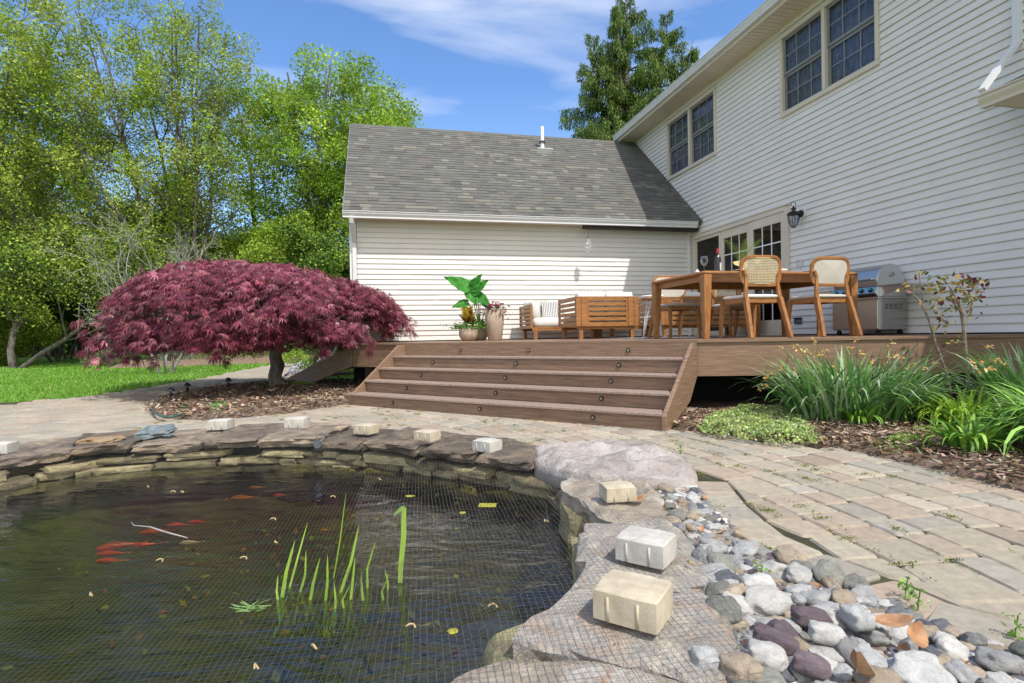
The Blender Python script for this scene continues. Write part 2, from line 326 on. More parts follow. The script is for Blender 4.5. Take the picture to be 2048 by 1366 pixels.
def pcol():
    c = random.choice(PC); k = random.gauss(1,.07); return tuple(max(.05,x*k) for x in c)
def snap(p):                                  # cut pavers along the border course
    d0 = pdist(p, PEBB, False)
    if d0 > .262: return p
    e = 1e-3; gx = (pdist((p[0]+e,p[1]),PEBB,False)-d0)/e; gy = (pdist((p[0],p[1]+e),PEBB,False)-d0)/e; l = math.hypot(gx,gy) or 1; k = .200-d0
    return (p[0]+gx/l*k, p[1]+gy/l*k)
r = 1.2; ring_i = 0
EDGE = PEBB
while r < 20:
    wd = random.choice((.155,.19,.235)) ; r2 = r+wd; a = random.uniform(0,.05)-.75
    while a < 1.75:
        ln = random.choice((.15,.2,.24,.3)); a2 = a+ln/((r+r2)/2)
        ca = (a+a2)/2; cr_ = (r+r2)/2; x, y = CX+cr_*math.cos(ca), CY+cr_*math.sin(ca)
        if -11 < x < 3.3 and .8 < y < 21 and pin((x,y), PATIO) and not pin((x,y), POUT) and (pdist((x,y), EDGE, False) > .02) and not (pin((x,y), ISLE) and pdist((x,y), ISLE) > .12):
            g_ = .0042; j = lambda: random.uniform(-.004,.004)
            q = [(CX+rr*math.cos(aa)+j(), CY+rr*math.sin(aa)+j()) for rr, aa in ((r+g_,a+g_/r),(r2-g_,a+g_/r),(r2-g_,a2-g_/r),(r+g_,a2-g_/r))]
            if pdist((x,y), EDGE, False) < .42: q = [snap(p) for p in q]
            if pdist((x,y), EDGE, False) < .3 and max(pdist(p, EDGE, False) for p in q) < .218: a = a2; continue
            paver(q, .0+random.uniform(-.0015,.0015), pcol())
        a = a2
    r = r2; ring_i += 1
# soldier border along the pebble bed
def resample(pts, step):
    out_ = [Vector((*pts[0],0))]; acc = 0
    for a, b in zip(pts, pts[1:]):
        a = Vector((*a,0)); b = Vector((*b,0)); L = (b-a).length; t = step-acc
        while t < L: out_.append(a+(b-a)*(t/L)); t += step
        acc = (L-(t-step)) % step if L else acc
    return out_
bp_ = resample(PEBB, .235)
for i in range(len(bp_)-1):
    a, b = bp_[i], bp_[i+1]; t = (b-a).normalized(); n_ = Vector((t.y,-t.x,0))*-1
    if n_.x < 0 and n_.y < 0: n_ = -n_
    pn = (bp_[min(i+2,len(bp_)-1)]-a).normalized(); 
    n0 = Vector((-t.y,t.x,0)); 
    w_ = .185; g_ = .008
    q = [a+t*g_, b-t*g_, b-t*g_+n0*w_, a+t*g_+n0*w_]
    paver([(p.x,p.y) for p in q], .006, pcol())
o = pv.build('paved_patio', 'paver'); tag(o, 'weathered grey and tan concrete pavers of the patio and path', kind='structure')

# raised mulch beds
def bed(name, poly, z, label, h=.04):
    m = MB(); poly = [Vector((*p,0)) for p in poly]; c = sum(poly, Vector())/len(poly)
    dens = []
    for i in range(len(poly)):
        a, b = poly[i], poly[(i+1)%len(poly)]; k = max(1,int((b-a).length/.15)); dens += [a.lerp(b, j/k) for j in range(k)]
    n = len(dens); rings = 9; vs = []
    for k in range(rings+1):
        t = k/rings
        for i, p in enumerate(dens):
            q = p.lerp(c, t); e = min(1, (p-c).length*t/.25); vs.append((q.x+nz(q.x,q.y,0,9)*.02*(k<1), q.y+nz(q.x,q.y,3,9)*.02*(k<1), -.02+(z+.02)*min(1,t*8)+h*e*(.6+nz(q.x,q.y,1,2.5))+nz(q.x,q.y,5,9)*.02*e))
    m.add(vs, [(k*n+i,k*n+(i+1)%n,(k+1)*n+(i+1)%n,(k+1)*n+i) for k in range(rings) for i in range(n)])
    o = m.build(name, 'mulch', smooth=True); tag(o, label, kind='structure'); return o
RBED = [(1.44,4.95)]+[(1.66,4.80),(1.98,4.46),(2.38,4.05),(2.52,3.66),(2.6,3.26),(2.69,2.89),(2.78,2.5),(3.2,1.6),(4.4,1.4),(7.5,3.5),(7.2,6.6),(2.0,6.9),(1.2,5.9)]
bed('mulch_bed', RBED, .03, 'brown bark mulch bed in front of the deck')
bed('mulch_bed', ISLE, .03, 'bark mulch bed around the red maple')
FARB = [(-14.5,19.5),(-11,20.2),(-8.0,22.5),(-6.2,24),(-7,28),(-13,29),(-18,26)]
bed('mulch_bed', FARB, .10, 'far curved mulch bed with low shrubs', .1)
def chips(name, poly, n, label, size=.03, zf=.05):
    P = []; xs = [p[0] for p in poly]; ys = [p[1] for p in poly]
    while len(P) < n:
        x, y = random.uniform(min(xs),max(xs)), random.uniform(min(ys),max(ys))
        if pin((x,y), poly): P.append((x,y,zf+min(.035,pdist((x,y),poly)*.15)+random.uniform(-.01,.012)))
    P = np.array(P); d = unit(RG.normal(size=(n,3))*np.array([1,1,.25])); s = unit(np.cross(d, RG.normal(size=(n,3))*.35+np.array([0,0,1.]))); sz = (size*RG.uniform(.4,1.5,n))[:,None]; ws = sz*RG.uniform(.15,.4,n)[:,None]
    V_ = np.stack([P-d*sz-s*ws, P+d*sz-s*ws, P+d*sz+s*ws, P-d*sz+s*ws],1).reshape(-1,3)
    o = npmesh(name, V_, np.arange(4*n).reshape(-1,4), pal(n, [(.16,.095,.06),(.24,.155,.10),(.36,.26,.18),(.50,.39,.28),(.10,.06,.04)], .3), 'chip'); return tag(o, label, 'mulch', kind='stuff')
rb2 = [p for p in RBED if p[1] < 5.9]+[(6,5.9)]
chips('bark_chips', [(1.44,4.95),(1.66,4.80),(1.98,4.46),(2.38,4.05),(2.52,3.66),(2.6,3.26),(2.69,2.89),(2.78,2.5),(4.6,2.6),(5.5,5.7),(1.5,5.9)], 15000, 'loose brown bark chips covering the bed by the deck', .02)
chips('bark_chips', ISLE, 9000, 'loose bark chips under the red maple', .025)
# worn chips strewn far
# ------------------------------------------------------------------ lawn
LP = [(-7.95,8.45),(-7.35,8.95),(-7.12,9.9),(-7.12,10.6),(-7.5,13.3),(-8.65,19.4),(-9,24),(-30,45),(-60,45),(-16,7.0),(-9.6,7.65)]
n = 110000; D_ = 7.2*np.exp(RG.uniform(0,1,n)*math.log(34/7.2)); xr = RG.uniform(-1.02,-.33,n); X = xr*D_
k = np.array([pin((x,y),LP) and not (y > 18.5 and pin((x,y),FARB)) for x, y in zip(X,D_)]); X, Y = X[k], D_[k]; n = len(X)
h = RG.uniform(.03,.075,n)*(1+.35*np.sin(X*1.3)*np.cos(Y*1.1)); wd = .0035+Y*.00045; a = RG.uniform(0,2*math.pi,n)
P0 = np.stack([X,Y,np.full(n,-.03)],1); s = np.stack([np.cos(a),np.sin(a),np.zeros(n)],1)*wd[:,None]; tip = P0+np.stack([RG.normal(0,.025,n),RG.normal(0,.025,n),h],1)
V_ = np.stack([P0-s,P0+s,tip],1).reshape(-1,3)
tag(npmesh('grass', V_, np.arange(3*n).reshape(-1,3), pal(n,[(.16,.36,.03),(.22,.44,.04),(.12,.28,.02),(.30,.48,.07)],.22), 'blade'), 'bright green mown grass blades', 'grass', kind='stuff')

# ------------------------------------------------------------------ pond
def poly_off(poly, d):
    out_ = []; n = len(poly); c = (sum(p[0] for p in poly)/n, sum(p[1] for p in poly)/n)
    for i in range(n):
        a, b = poly[i-1], poly[(i+1)%n]; tx, ty = b[0]-a[0], b[1]-a[1]; l = math.hypot(tx,ty); nx, ny = ty/l, -tx/l
        if (poly[i][0]-c[0])*nx+(poly[i][1]-c[1])*ny < 0: nx, ny = -nx, -ny
        out_.append((poly[i][0]+nx*d, poly[i][1]+ny*d))
    return out_
m = MB(); o1 = poly_off(POND,.16); i1 = poly_off(POND,-.12); n = len(POND)
m.add([(x,y,-.025) for x,y in o1]+[(x,y,-.45) for x,y in o1]+[(x,y,-.75) for x,y in i1], [(i,n+i,n+(i+1)%n,(i+1)%n) for i in range(n)]+[(n+i,2*n+i,2*n+(i+1)%n,n+(i+1)%n) for i in range(n)]+[tuple(range(2*n,3*n))])
pb = mat('pond_bottom', (.025,.026,.010), .9, .6, 1.4, .4, 12, c2=(.10,.085,.028)); 
o = m.build('pond_basin', pb); tag(o, 'dark algae covered pond basin', kind='structure')
wm = bpy.data.materials.new('pond_water'); wm.use_nodes = True; t = wm.node_tree; t.nodes.clear(); N = t.nodes.new; L = t.links.new
mo = N('ShaderNodeOutputMaterial'); ms = N('ShaderNodeMixShader'); tr = N('ShaderNodeBsdfTransparent'); gl = N('ShaderNodeBsdfGlossy'); fr = N('ShaderNodeFresnel'); fr.inputs[0].default_value = 1.68
tr.inputs[0].default_value = (.76,.78,.54,1); gl.inputs[0].default_value = (.95,.97,1,1); gl.inputs['Roughness'].default_value = .03
co = N('ShaderNodeTexCoord'); mp = N('ShaderNodeMapping'); mp.inputs['Scale'].default_value = (1.3,3.2,1); mp.inputs['Rotation'].default_value = (0,0,.35)
w1 = N('ShaderNodeTexNoise'); w1.inputs['Scale'].default_value = 2.6; w1.inputs['Detail'].default_value = 4; w1.inputs['Distortion'].default_value = .6
bp = N('ShaderNodeBump'); bp.inputs['Strength'].default_value = .32; bp.inputs['Distance'].default_value = .03
L(co.outputs['Object'], mp.inputs[0]); L(mp.outputs[0], w1.inputs['Vector']); L(w1.outputs[0], bp.inputs['Height']); L(bp.outputs[0], gl.inputs['Normal']); L(bp.outputs[0], fr.inputs['Normal'])
L(fr.outputs[0], ms.inputs[0]); L(tr.outputs[0], ms.inputs[1]); L(gl.outputs[0], ms.inputs[2]); L(ms.outputs[0], mo.inputs[0])
m = MB(); m.add([(x,y,-.17) for x,y in poly_off(POND,.12)], [tuple(range(n-1,-1,-1))]); o = m.build('pond_water', wm); tag(o, 'dark green pond water reflecting trees and sky', kind='structure')

# stones -------------------------------------------------------
def slab(name, poly, ztop, th, m, label, cat='stone', group=None, rough=.012, tilt=(0,0), seed=0, under=.03):
    poly = [Vector((*p,0)) for p in poly]; dens = []; c = sum(poly, Vector())/len(poly)
    for i in range(len(poly)):
        a, b = poly[i], poly[(i+1)%len(poly)]; k = max(2,int((b-a).length/.045)); dens += [a.lerp(b,j/k) for j in range(k)]
    n = len(dens); vs = []; rings = [(-.0,-th,under),(0,-th*.55,-.01),(0,-.02,-.004),(0,0,.008)]
    for zz, zo, ins in [(0,-th,.035),(0,-th*.6,.005),(0,-.022,0),(0,-.006,.006)]:
        for i, p in enumerate(dens):
            j = nz(p.x+seed, p.y, zo*4, 7)*.05+nz(p.x, p.y+seed, zo*9, 22)*.022; q = p+(c-p).normalized()*(ins+j); vs.append((q.x, q.y, ztop+zo+nz(q.x,q.y,seed,6)*rough*.6+tilt[0]*(q.x-c.x)+tilt[1]*(q.y-c.y)))
    K = 7
    for k in range(1, K+1):
        t = k/K
        for p in dens:
            q = p.lerp(c, .05+.95*t); 
            z = ztop+nz(q.x+seed,q.y,0,4)*rough*1.6+nz(q.x,q.y+seed,2,13)*rough+tilt[0]*(q.x-c.x)+tilt[1]*(q.y-c.y); vs.append((q.x,q.y,z))
    R_ = 4+K; vs = [(x-c.x,y-c.y,z-ztop) for x,y,z in vs]
    mb = MB(); mb.add(vs, [(k*n+i,k*n+(i+1)%n,(k+1)*n+(i+1)%n,(k+1)*n+i) for k in range(R_-1) for i in range(n)]+[tuple(range(n-1,-1,-1)), tuple(range((R_-1)*n,R_*n))])
    o = mb.build(name, m, smooth=False, loc=(c.x,c.y,ztop)); return tag(o, label, cat, group)
# cap stones round the back: inner line / outer line
capA = [(-4.15,3.60),(-3.78,3.96),(-3.50,4.30),(-3.12,4.47),(-2.62,4.55),(-2.15,4.60),(-1.66,4.53),(-1.22,4.36),(-.72,4.08),(-.28,3.82),(.10,3.56)]
capB = [(-4.62,4.02),(-4.25,4.60),(-3.95,4.98),(-3.35,5.18),(-2.72,5.42),(-2.15,5.48),(-1.52,5.30),(-1.0,5.02),(-.42,4.62),(.02,4.35),(.34,4.02)]
caplab = ['dark capstone at the far left end of the pond rim','long dark brown capstone left of the tan loose stone','dark capstone under the bluish slate piece','long flat rust brown capstone under the left grey block','brown capstone between the left grey block and the next block','dark capstone beside the round pond light','pinkish brown capstone right of the round pond light','grey brown capstone under the middle grey block','dark capstone under the block left of the boulder','mossy tan capstone touching the pale boulder']
for i in range(10):
    a, b, c_, d = capA[i], capA[i+1], capB[i+1], capB[i]; s_ = .012
    L2 = lambda p, q, t: (p[0]+(q[0]-p[0])*t, p[1]+(q[1]-p[1])*t)
    ov = random.uniform(-.05,.04)
    q = [L2(L2(a,b,.02),L2(d,c_,.02),ov), L2(a,b,.5), L2(L2(a,b,.98),L2(d,c_,.98),ov*.5), L2(b,c_,.5), L2(c_,d,.02), L2(c_,d,.5), L2(c_,d,.98), L2(a,d,.45)]
    q = [(p[0]+random.uniform(-.025,.025), p[1]+random.uniform(-.02,.02)) for p in q]
    slab('capstone', q, .05+random.uniform(-.016,.016), .078, 'cap', caplab[i], 'capstone', 'flat capstones around the pond', .012, seed=i*3.1)
# big flat slabs on the right
RS = [([(.30,3.27),(.52,3.30),(.78,3.14),(.77,2.85),(.71,2.50),(.62,2.47),(.45,2.45),(.38,2.53),(.36,2.70),(.25,2.98)], .035, 'slab', 'grey slanted slab under the tan block below the boulder'),
      ([(.31,2.43),(.50,2.44),(.69,2.48),(.70,2.20),(.62,1.82),(.50,1.78),(.36,1.83),(.20,1.84),(.27,2.02),(.25,2.2)], .045, 'slab2', 'rust flecked grey slab in the middle of the right rim'),
      ([(.18,1.815),(.40,1.80),(.52,1.755),(.60,1.76),(.61,1.58),(.54,1.33),(.40,1.34),(.18,1.43),(-.01,1.50),(.03,1.58),(.10,1.66)], .05, 'slab2', 'large pale slab under the nearest concrete block'),
      ([(-.16,1.36),(-.03,1.45),(.12,1.44),(.35,1.34),(.50,1.28),(.48,.95),(.2,.8),(-.3,.85),(-.28,1.15)], .035, 'slab', 'orange grey slab at the bottom edge of the photo')]
for i, (p, z, mm, lb) in enumerate(RS): slab('rim_slab', p, z, .16, mm, lb, 'slab', 'flat slabs on the right pond rim', .013, seed=40+i*5)
# rear rim behind / beside the camera
for i, p in enumerate([[(-.3,.85),(.2,.8),(.2,.3),(-.9,.25),(-1.2,.68)],[(-1.2,.68),(-1.1,.25),(-2.6,.2),(-2.6,.72)],[(-2.6,.72),(-2.7,.25),(-4.2,.7),(-3.9,1.25)],[(-3.9,1.25),(-4.4,.9),(-5.1,2.2),(-4.5,2.4)],[(-4.5,2.4),(-5.1,2.3),(-4.8,3.5),(-4.35,3.3)]]):
    pass
# stacked wall stones under the caps
def lump(mb, c, h, rot, seed, sub=5, rough=.10):
    vs = []; idx = {}
    fs = []
    def pt(u, v, face):
        a = [0,0,0]; ax, sg = face; a[ax] = sg; a[(ax+1)%3] = u; a[(ax+2)%3] = v; p = Vector(a)
        q = p.normalized(); p = p.lerp(q*1.18, .38); k = 1+nz(p.x+seed,p.y,p.z,1.3)*rough*2+nz(p.x,p.y+seed,p.z,3.5)*rough
        p = p*k; p = Vector((p.x*h[0],p.y*h[1],p.z*h[2])); return rot@p+Vector(c)
    for ax in range(3):
        for sg in (-1,1):
            base = len(vs)
            for i in range(sub+1):
                for j in range(sub+1): vs.append(pt(-1+2*i/sub, (-1+2*j/sub), (ax,sg)))
            for i in range(sub):
                for j in range(sub):
                    k = base+i*(sub+1)+j; f = (k,k+sub+1,k+sub+2,k+1); fs.append(f if sg > 0 else f[::-1])
    return mb.add(vs, fs)
back = POND[0:13]
bl = [Vector((*p,0)) for p in poly_off(POND,.05)[0:13]]
seg = []; tot = 0
for a, b in zip(bl, bl[1:]): seg.append((a,b,tot,(b-a).length)); tot += (b-a).length
def along(s):
    for a, b, t0, l in seg:
        if s <= t0+l: return a+(b-a)*((s-t0)/l), (b-a).normalized()
    return bl[-1], (bl[-1]-bl[-2]).normalized()
for row, (zc, hh) in enumerate(((-.21,.036),(-.145,.030),(-.085,.030))):
    s = random.uniform(0,.1)
    while s < tot-.1:
        l = random.uniform(.12,.50); p, t = along(s+l/2)
        if random.random() < .93:
            mb = MB(); rot = Matrix.Rotation(math.atan2(t.y,t.x)+random.gauss(0,.05),3,'Z')
            lump(mb, (0,0,0), (l*.5,.10,hh*random.uniform(.85,1.15)), rot, s*7+row*31)
            o = mb.build('wall_stone', 'wallst', smooth=True, loc=(p.x+random.gauss(0,.015), p.y+random.gauss(0,.015), zc+random.gauss(0,.005)))
            tag(o, 'flat mossy stone stacked in the pond wall under the capstones', 'stone', 'stacked pond wall stones')
        s += l+.004
# rocks seen at the right inner wall
for (x,y,z,hx,hy,hz_,mm,lb) in ((.40,2.95,-.17,.15,.22,.14,'wallst','dark wet rock under the grey slanted slab'),(.40,2.2,-.16,.16,.25,.14,'wallst','dark rock under the middle right slab'),(.12,1.5,-.14,.22,.22,.12,'wallst','rock in the water under the nearest slab')):
    mb = MB(); lump(mb,(0,0,0),(hx,hy,hz_),Matrix.Identity(3),x*9); tag(mb.build('rock',mm,smooth=True,loc=(x,y,z)),lb,'rock')
# boulder: broad, low, deeply weathered
bo = [(.10,3.62),(.12,3.92),(.30,4.10),(.58,4.16),(.92,4.02),(1.08,3.80),(1.15,3.42),(1.10,3.12),(.90,3.00),(.68,3.04),(.45,3.14),(.22,3.34)]
cb_ = Vector((.66,3.62,0)); vs = []; rings = 26; dens = []
for i in range(len(bo)):
    a, b = Vector((*bo[i],0)), Vector((*bo[(i+1)%len(bo)],0)); k = max(3,int((b-a).length/.035)); dens += [a.lerp(b,j/k) for j in range(k)]
n = len(dens)
for k in range(rings+1):
    t = k/rings
    for p in dens:
        e = (p-cb_)*(1+nz(p.x,p.y,9,3)*.14+nz(p.x,p.y,4,9)*.05); q = cb_+e*(1-t) if k else cb_+e*.97
        prof = .03+.075*(1-(1-t)**3.2) if k else -.06
        rdg = 1-abs(nz(q.x*1.0+q.y*.6,q.y*1.5,2,3.2))*2.2
        z = prof+(rdg*.032+nz(q.x,q.y,0,8)*.024+nz(q.x,q.y,5,19)*.009)*(1 if k else .2)
        vs.append((q.x-cb_.x,q.y-cb_.y,z))
mb = MB(); mb.add(vs, [(k*n+i,k*n+(i+1)%n,(k+1)*n+(i+1)%n,(k+1)*n+i) for k in range(rings) for i in range(n)]+[tuple(range(n-1,-1,-1))])
tag(mb.build('boulder','boulder',smooth=True,loc=(cb_.x,cb_.y,.0)), 'large flat pinkish white boulder on the pond rim', 'boulder')

# concrete blocks that weigh the net down
def block(x, y, z, rz, m_, label, s=1., nose=False):
    mb = MB(); hx, hy, hz_ = .084*s, .072*s, .040*s; K = 8
    vs = []
    def top(u,v): # rounded crowned top
        return hz_-.003*max(0,abs(u)-.3)/.7-.006*max(0,abs(v)-.3)/.7
    per = [(-1+2*i/K,-1) for i in range(K)]+[(1,-1+2*i/K) for i in range(K)]+[(1-2*i/K,1) for i in range(K)]+[(-1,1-2*i/K) for i in range(K)]
    n = len(per)
    for zz, ins in ((-hz_,1.),(hz_*.80,1.),(None,.992),(None,.955),(None,.7),(None,.35),(None,.02)):
        for u, v in per:
            rd = 1-.03*(abs(u*v)**3); zt = zz if zz is not None else top(u*ins,v*ins)-(.0035 if ins > .98 else 0)+nz(u*ins+x*9,v*ins+y*9,0,1.6)*.003+nz(u*ins+x*9,v*ins+y*9,3,5)*.0016; vs.append((u*hx*ins*rd, v*hy*ins*rd, zt))
    mb.add(vs, [(k*n+i,k*n+(i+1)%n,(k+1)*n+(i+1)%n,(k+1)*n+i) for k in range(6) for i in range(n)]+[tuple(range(n-1,-1,-1)), tuple(range(6*n,7*n))])
    e = empty('concrete_block', (x,y,z+hz_), rz, label, 'block', 'concrete blocks weighing down the net')
    mb.build('block_body', m_, e)
    sb = mb2 = MB()
    for u in (-.5,.42):
        sb = MB(); sb.tube([(u*hx,-hy+.001,-hz_*.98),(u*hx,-hy+.001,hz_*.55)], .0042*s, 8); sb.build('spacer_rib', m_, e, smooth=True)
block(.515,2.74,.055,R(8),'conc','small tan concrete block on the slanted slab below the boulder',.92)
block(.475,1.985,.065,R(-34),'concg','pale grey concrete block on the middle right slab',1.08)
block(.335,1.565,.075,R(-32),'conc','nearest and largest cream concrete block',1.12)
for px, py, rz, mm, lb in ((442,857,3,'concg','grey block left of all whole blocks on the far rim'),(595,853,-2,'concg','grey block on the far rim behind the round pond light'),(733,866,-24,'conc','cream block right of the round pond light'),(855,880,-30,'conc','cream block in the middle of the far rim'),(975,900,-38,'concg','grey white block just left of the boulder')):
    p = G(px,py,.06); block(p.x,p.y,.06,R(rz),mm,lb,1.12 if px < 700 else 1.0)
p = G(2,905,.06); block(p.x,p.y,.06,R(12),'concg','grey block cut by the left edge of the photo',1.)
mb = MB(); lump(mb,(0,0,0),(.13,.09,.028),Matrix.Rotation(.25,3,'X')@Matrix.Rotation(.2,3,'Z'),3,6,.2); p = G(312,872,.06)
tag(mb.build('slate_piece', stone('slate_blue',[(.10,.12,.13),(.22,.26,.27),(.38,.41,.40)],8), smooth=False, loc=(p.x,p.y,.095)), 'bluish grey broken slate piece on the far rim', 'stone')
mb = MB(); lump(mb,(0,0,0),(.15,.10,.020),Matrix.Rotation(.1,3,'Z'),8,6,.12); p = G(205,882,.06)
tag(mb.build('loose_stone', stone('tan_rock',[(.28,.15,.07),(.40,.27,.15),(.46,.38,.27)],8), smooth=False, loc=(p.x,p.y,.07)), 'flat tan orange loose stone on the left rim', 'stone')
# round pond light
p = G(641,890,.0); e = empty('pond_light',(p.x,p.y-.03,.02),0,'small round metal pond light set in the far rim','light')
q = Matrix.Rotation(R(70),3,'X')
mb = MB(); mb.tube([(0,.05,.0),(0,-.035,.0)],.034,16); mb.build('housing','steeld',e,smooth=False)
mb = MB(); mb.tube([(0,-.0355,0),(0,-.040,0)],.027,16); mb.build('lens','glass',e)
# ------------------------------------------------------------------ pebbles
PEBP = [(.98,3.10),(.78,3.04),(.745,2.80),(.68,2.48),(.68,2.2),(.60,1.84),(.585,1.6),(.50,1.30),(.46,.95),(2.3,.95),(2.3,1.22),(1.72,1.36),(1.36,1.46),(1.21,1.62),(1.2,1.74),(1.09,1.95),(.965,2.25),(.97,2.70),(1.04,3.1)]
m = MB(); m.add([(x,y,-.035) for x,y in PEBP], [tuple(range(len(PEBP)))]); 
for f in m.f: pass
o = m.build('pebble_bed','mulch'); tag(o,'dark soil under the river pebbles',kind='structure')
PK = [('grey','smooth grey river pebble in the border beside the pond',[(.15,.15,.145),(.27,.265,.255),(.38,.37,.35)]),
      ('pale','pale greyish white veined river pebble beside the pond',[(.26,.26,.25),(.40,.395,.375),(.54,.53,.50)]),
      ('white','white quartz like river pebble beside the pond',[(.36,.35,.32),(.50,.48,.44),(.62,.60,.56)]),
      ('tan','tan brown river pebble beside the pond',[(.26,.20,.14),(.40,.32,.23),(.50,.42,.32)]),
      ('slate','dark blue grey river pebble beside the pond',[(.06,.065,.075),(.11,.115,.13),(.18,.18,.19)]),
      ('olive','olive grey oval river pebble beside the pond',[(.15,.145,.12),(.23,.225,.19),(.31,.30,.26)]),
      ('purple','purplish brown river pebble beside the pond',[(.10,.07,.08),(.15,.11,.12),(.20,.16,.165)])]
PM = {}
def pebble_mesh(seed, mname, stops):
    mb = MB(); lump(mb,(0,0,0),(1,1,1),Matrix.Identity(3),seed,8,.06 if seed%3 else .13)
    v = []
    for p in mb.v:
        q = Vector(p); r_ = q.normalized(); k_ = 1+nz(r_.x*1.3,r_.y*1.3,seed*3.7+r_.z*1.3)*.30; v.append(tuple(q.lerp(r_, .9 if seed%3 else .62)*k_))
    mb.v = v; o = mb.build('pebble', PM[mname], smooth=True); me = o.data
    bm = bmesh.new(); bm.from_mesh(me); bmesh.ops.remove_doubles(bm, verts=bm.verts, dist=.002); bm.to_mesh(me); bm.free(); me.polygons.foreach_set('use_smooth',[True]*len(me.polygons)); bpy.data.objects.remove(o); return me
PMESH = {}
for nm, lb, st in PK:
    PM[nm] = stone('pebble_'+nm, st, 2.2, .5, 9, .6, spec=.35, bd=.05); PMESH[nm] = [pebble_mesh(i*5+hash(nm[0])%1+i, nm, st) for i in range(3)]
pts = []; tries = 0
while tries < 24000 and len(pts) < 286:
    tries += 1; x, y = random.uniform(.44,1.9), random.uniform(1.22,3.12)
    if not pin((x,y),PEBP): continue
    if 1024+F*x/y > 2075: continue
    r0 = random.uniform(.020,.034) if y > 2.3 else random.uniform(.021,.043)
    if random.random() < .10: r0 *= 1.3
    if pdist((x,y),PEBP) < r0*.45: continue
    lay = 0 if tries < 9000 else 1
    if any((x-a)**2+(y-b)**2 < ((r0+c_)*(.80 if lay == 0 else .62))**2 for a, b, c_, l_ in pts if l_ == lay or lay == 0): continue
    pts.append((x,y,r0,lay))
for i, (x,y,r0,lay) in enumerate(pts):
    nm, lb, st = random.choices(PK, (20,26,20,19,5,9,1))[0]; me = random.choice(PMESH[nm])
    o = bpy.data.objects.new('pebble', me); col.objects.link(o)
    z = -.018+r0*.55+(.028 if lay else 0); o.location = (x,y,z); o.rotation_euler = (random.gauss(0,.3),random.gauss(0,.3),random.uniform(0,6.3)); o.scale = (r0*random.uniform(1.1,1.55), r0*random.uniform(.85,1.1), r0*random.uniform(.5,.8))
    tag(o, lb, 'pebble', nm+' pebbles in the pond border')
# small filler stones between them: one mass
SVv = np.array([v.co[:] for v in PMESH['grey'][0].vertices]); SF = [tuple(p.vertices) for p in PMESH['grey'][0].polygons]; SF = np.array([f if len(f) == 4 else f+(f[-1],) for f in SF]); AV = []; AF = []; AC = []; kk = 0
PCOL = [(.24,.24,.23),(.50,.48,.45),(.46,.44,.41),(.34,.27,.20),(.12,.12,.13),(.22,.21,.18),(.55,.53,.49),(.16,.11,.11)]
while kk < 2400:
    x, y = random.uniform(.44,2.1), random.uniform(1.15,3.12)
    if not pin((x,y),PEBP): continue
    s_ = random.uniform(.009,.027); a = random.uniform(0,6.28); c_, q_ = math.cos(a), math.sin(a); v = SVv*np.array([s_*1.3,s_,s_*.75]); v = np.stack([v[:,0]*c_-v[:,1]*q_, v[:,0]*q_+v[:,1]*c_, v[:,2]],1)+np.array([x,y,-.014+random.uniform(0,.020)])
    AV.append(v); AF.append(SF+kk*len(SVv)); k_ = random.gauss(1,.15); AC += [tuple(q*k_ for q in random.choice(PCOL))]*len(SF); kk += 1
o = npmesh('small_pebbles', np.concatenate(AV), np.concatenate(AF), np.array(AC), mat('small_pebble',(1,1,1),.7,.25,60,.3,200,attr=True)); o.data.polygons.foreach_set('use_smooth',[True]*len(o.data.polygons)); tag(o,'small filler pebbles and grit between the river stones','pebbles',kind='stuff')
# named larger ones
def big(px,py,z,sx,sy,sz,rz,nm,lb,tx=0):
    p = G(px,py,z); o = bpy.data.objects.new('pebble', PMESH[nm][1]); col.objects.link(o); o.location = p; o.rotation_euler = (tx,.1,R(rz)); o.scale = (sx*.86,sy*.88,sz*.85); tag(o,lb,'pebble')
big(1620,1235,.055,.062,.042,.03,-8,'purple','flat dark purple oval pebble, left of the two tall pale ones')
big(1548,1280,.055,.068,.034,.032,-42,'purple','long purple grey pebble leaning beside the pale speckled stone')
big(1620,1330,.06,.050,.032,.03,-35,'purple','dark plum pebble with pointed ends near the bottom edge')
big(1652,1268,.075,.052,.034,.03,-20,'white','smooth cream white oval pebble resting on the dark purple one')
big(1712,1235,.07,.040,.052,.034,10,'pale','round pale grey pitted pebble beside the orange curled leaf')
big(1532,1312,.06,.055,.044,.034,-20,'white','broad white and tan speckled pebble near the bottom')
big(1480,1338,.05,.055,.05,.035,20,'tan','large pinkish tan stone at the bottom left of the pebbles')
big(1420,1105,.05,.050,.034,.034,0,'white','blocky white stone touching the middle slab')
big(1410,1320,.05,.04,.04,.034,0,'pale','rough grey white stone under the net edge')
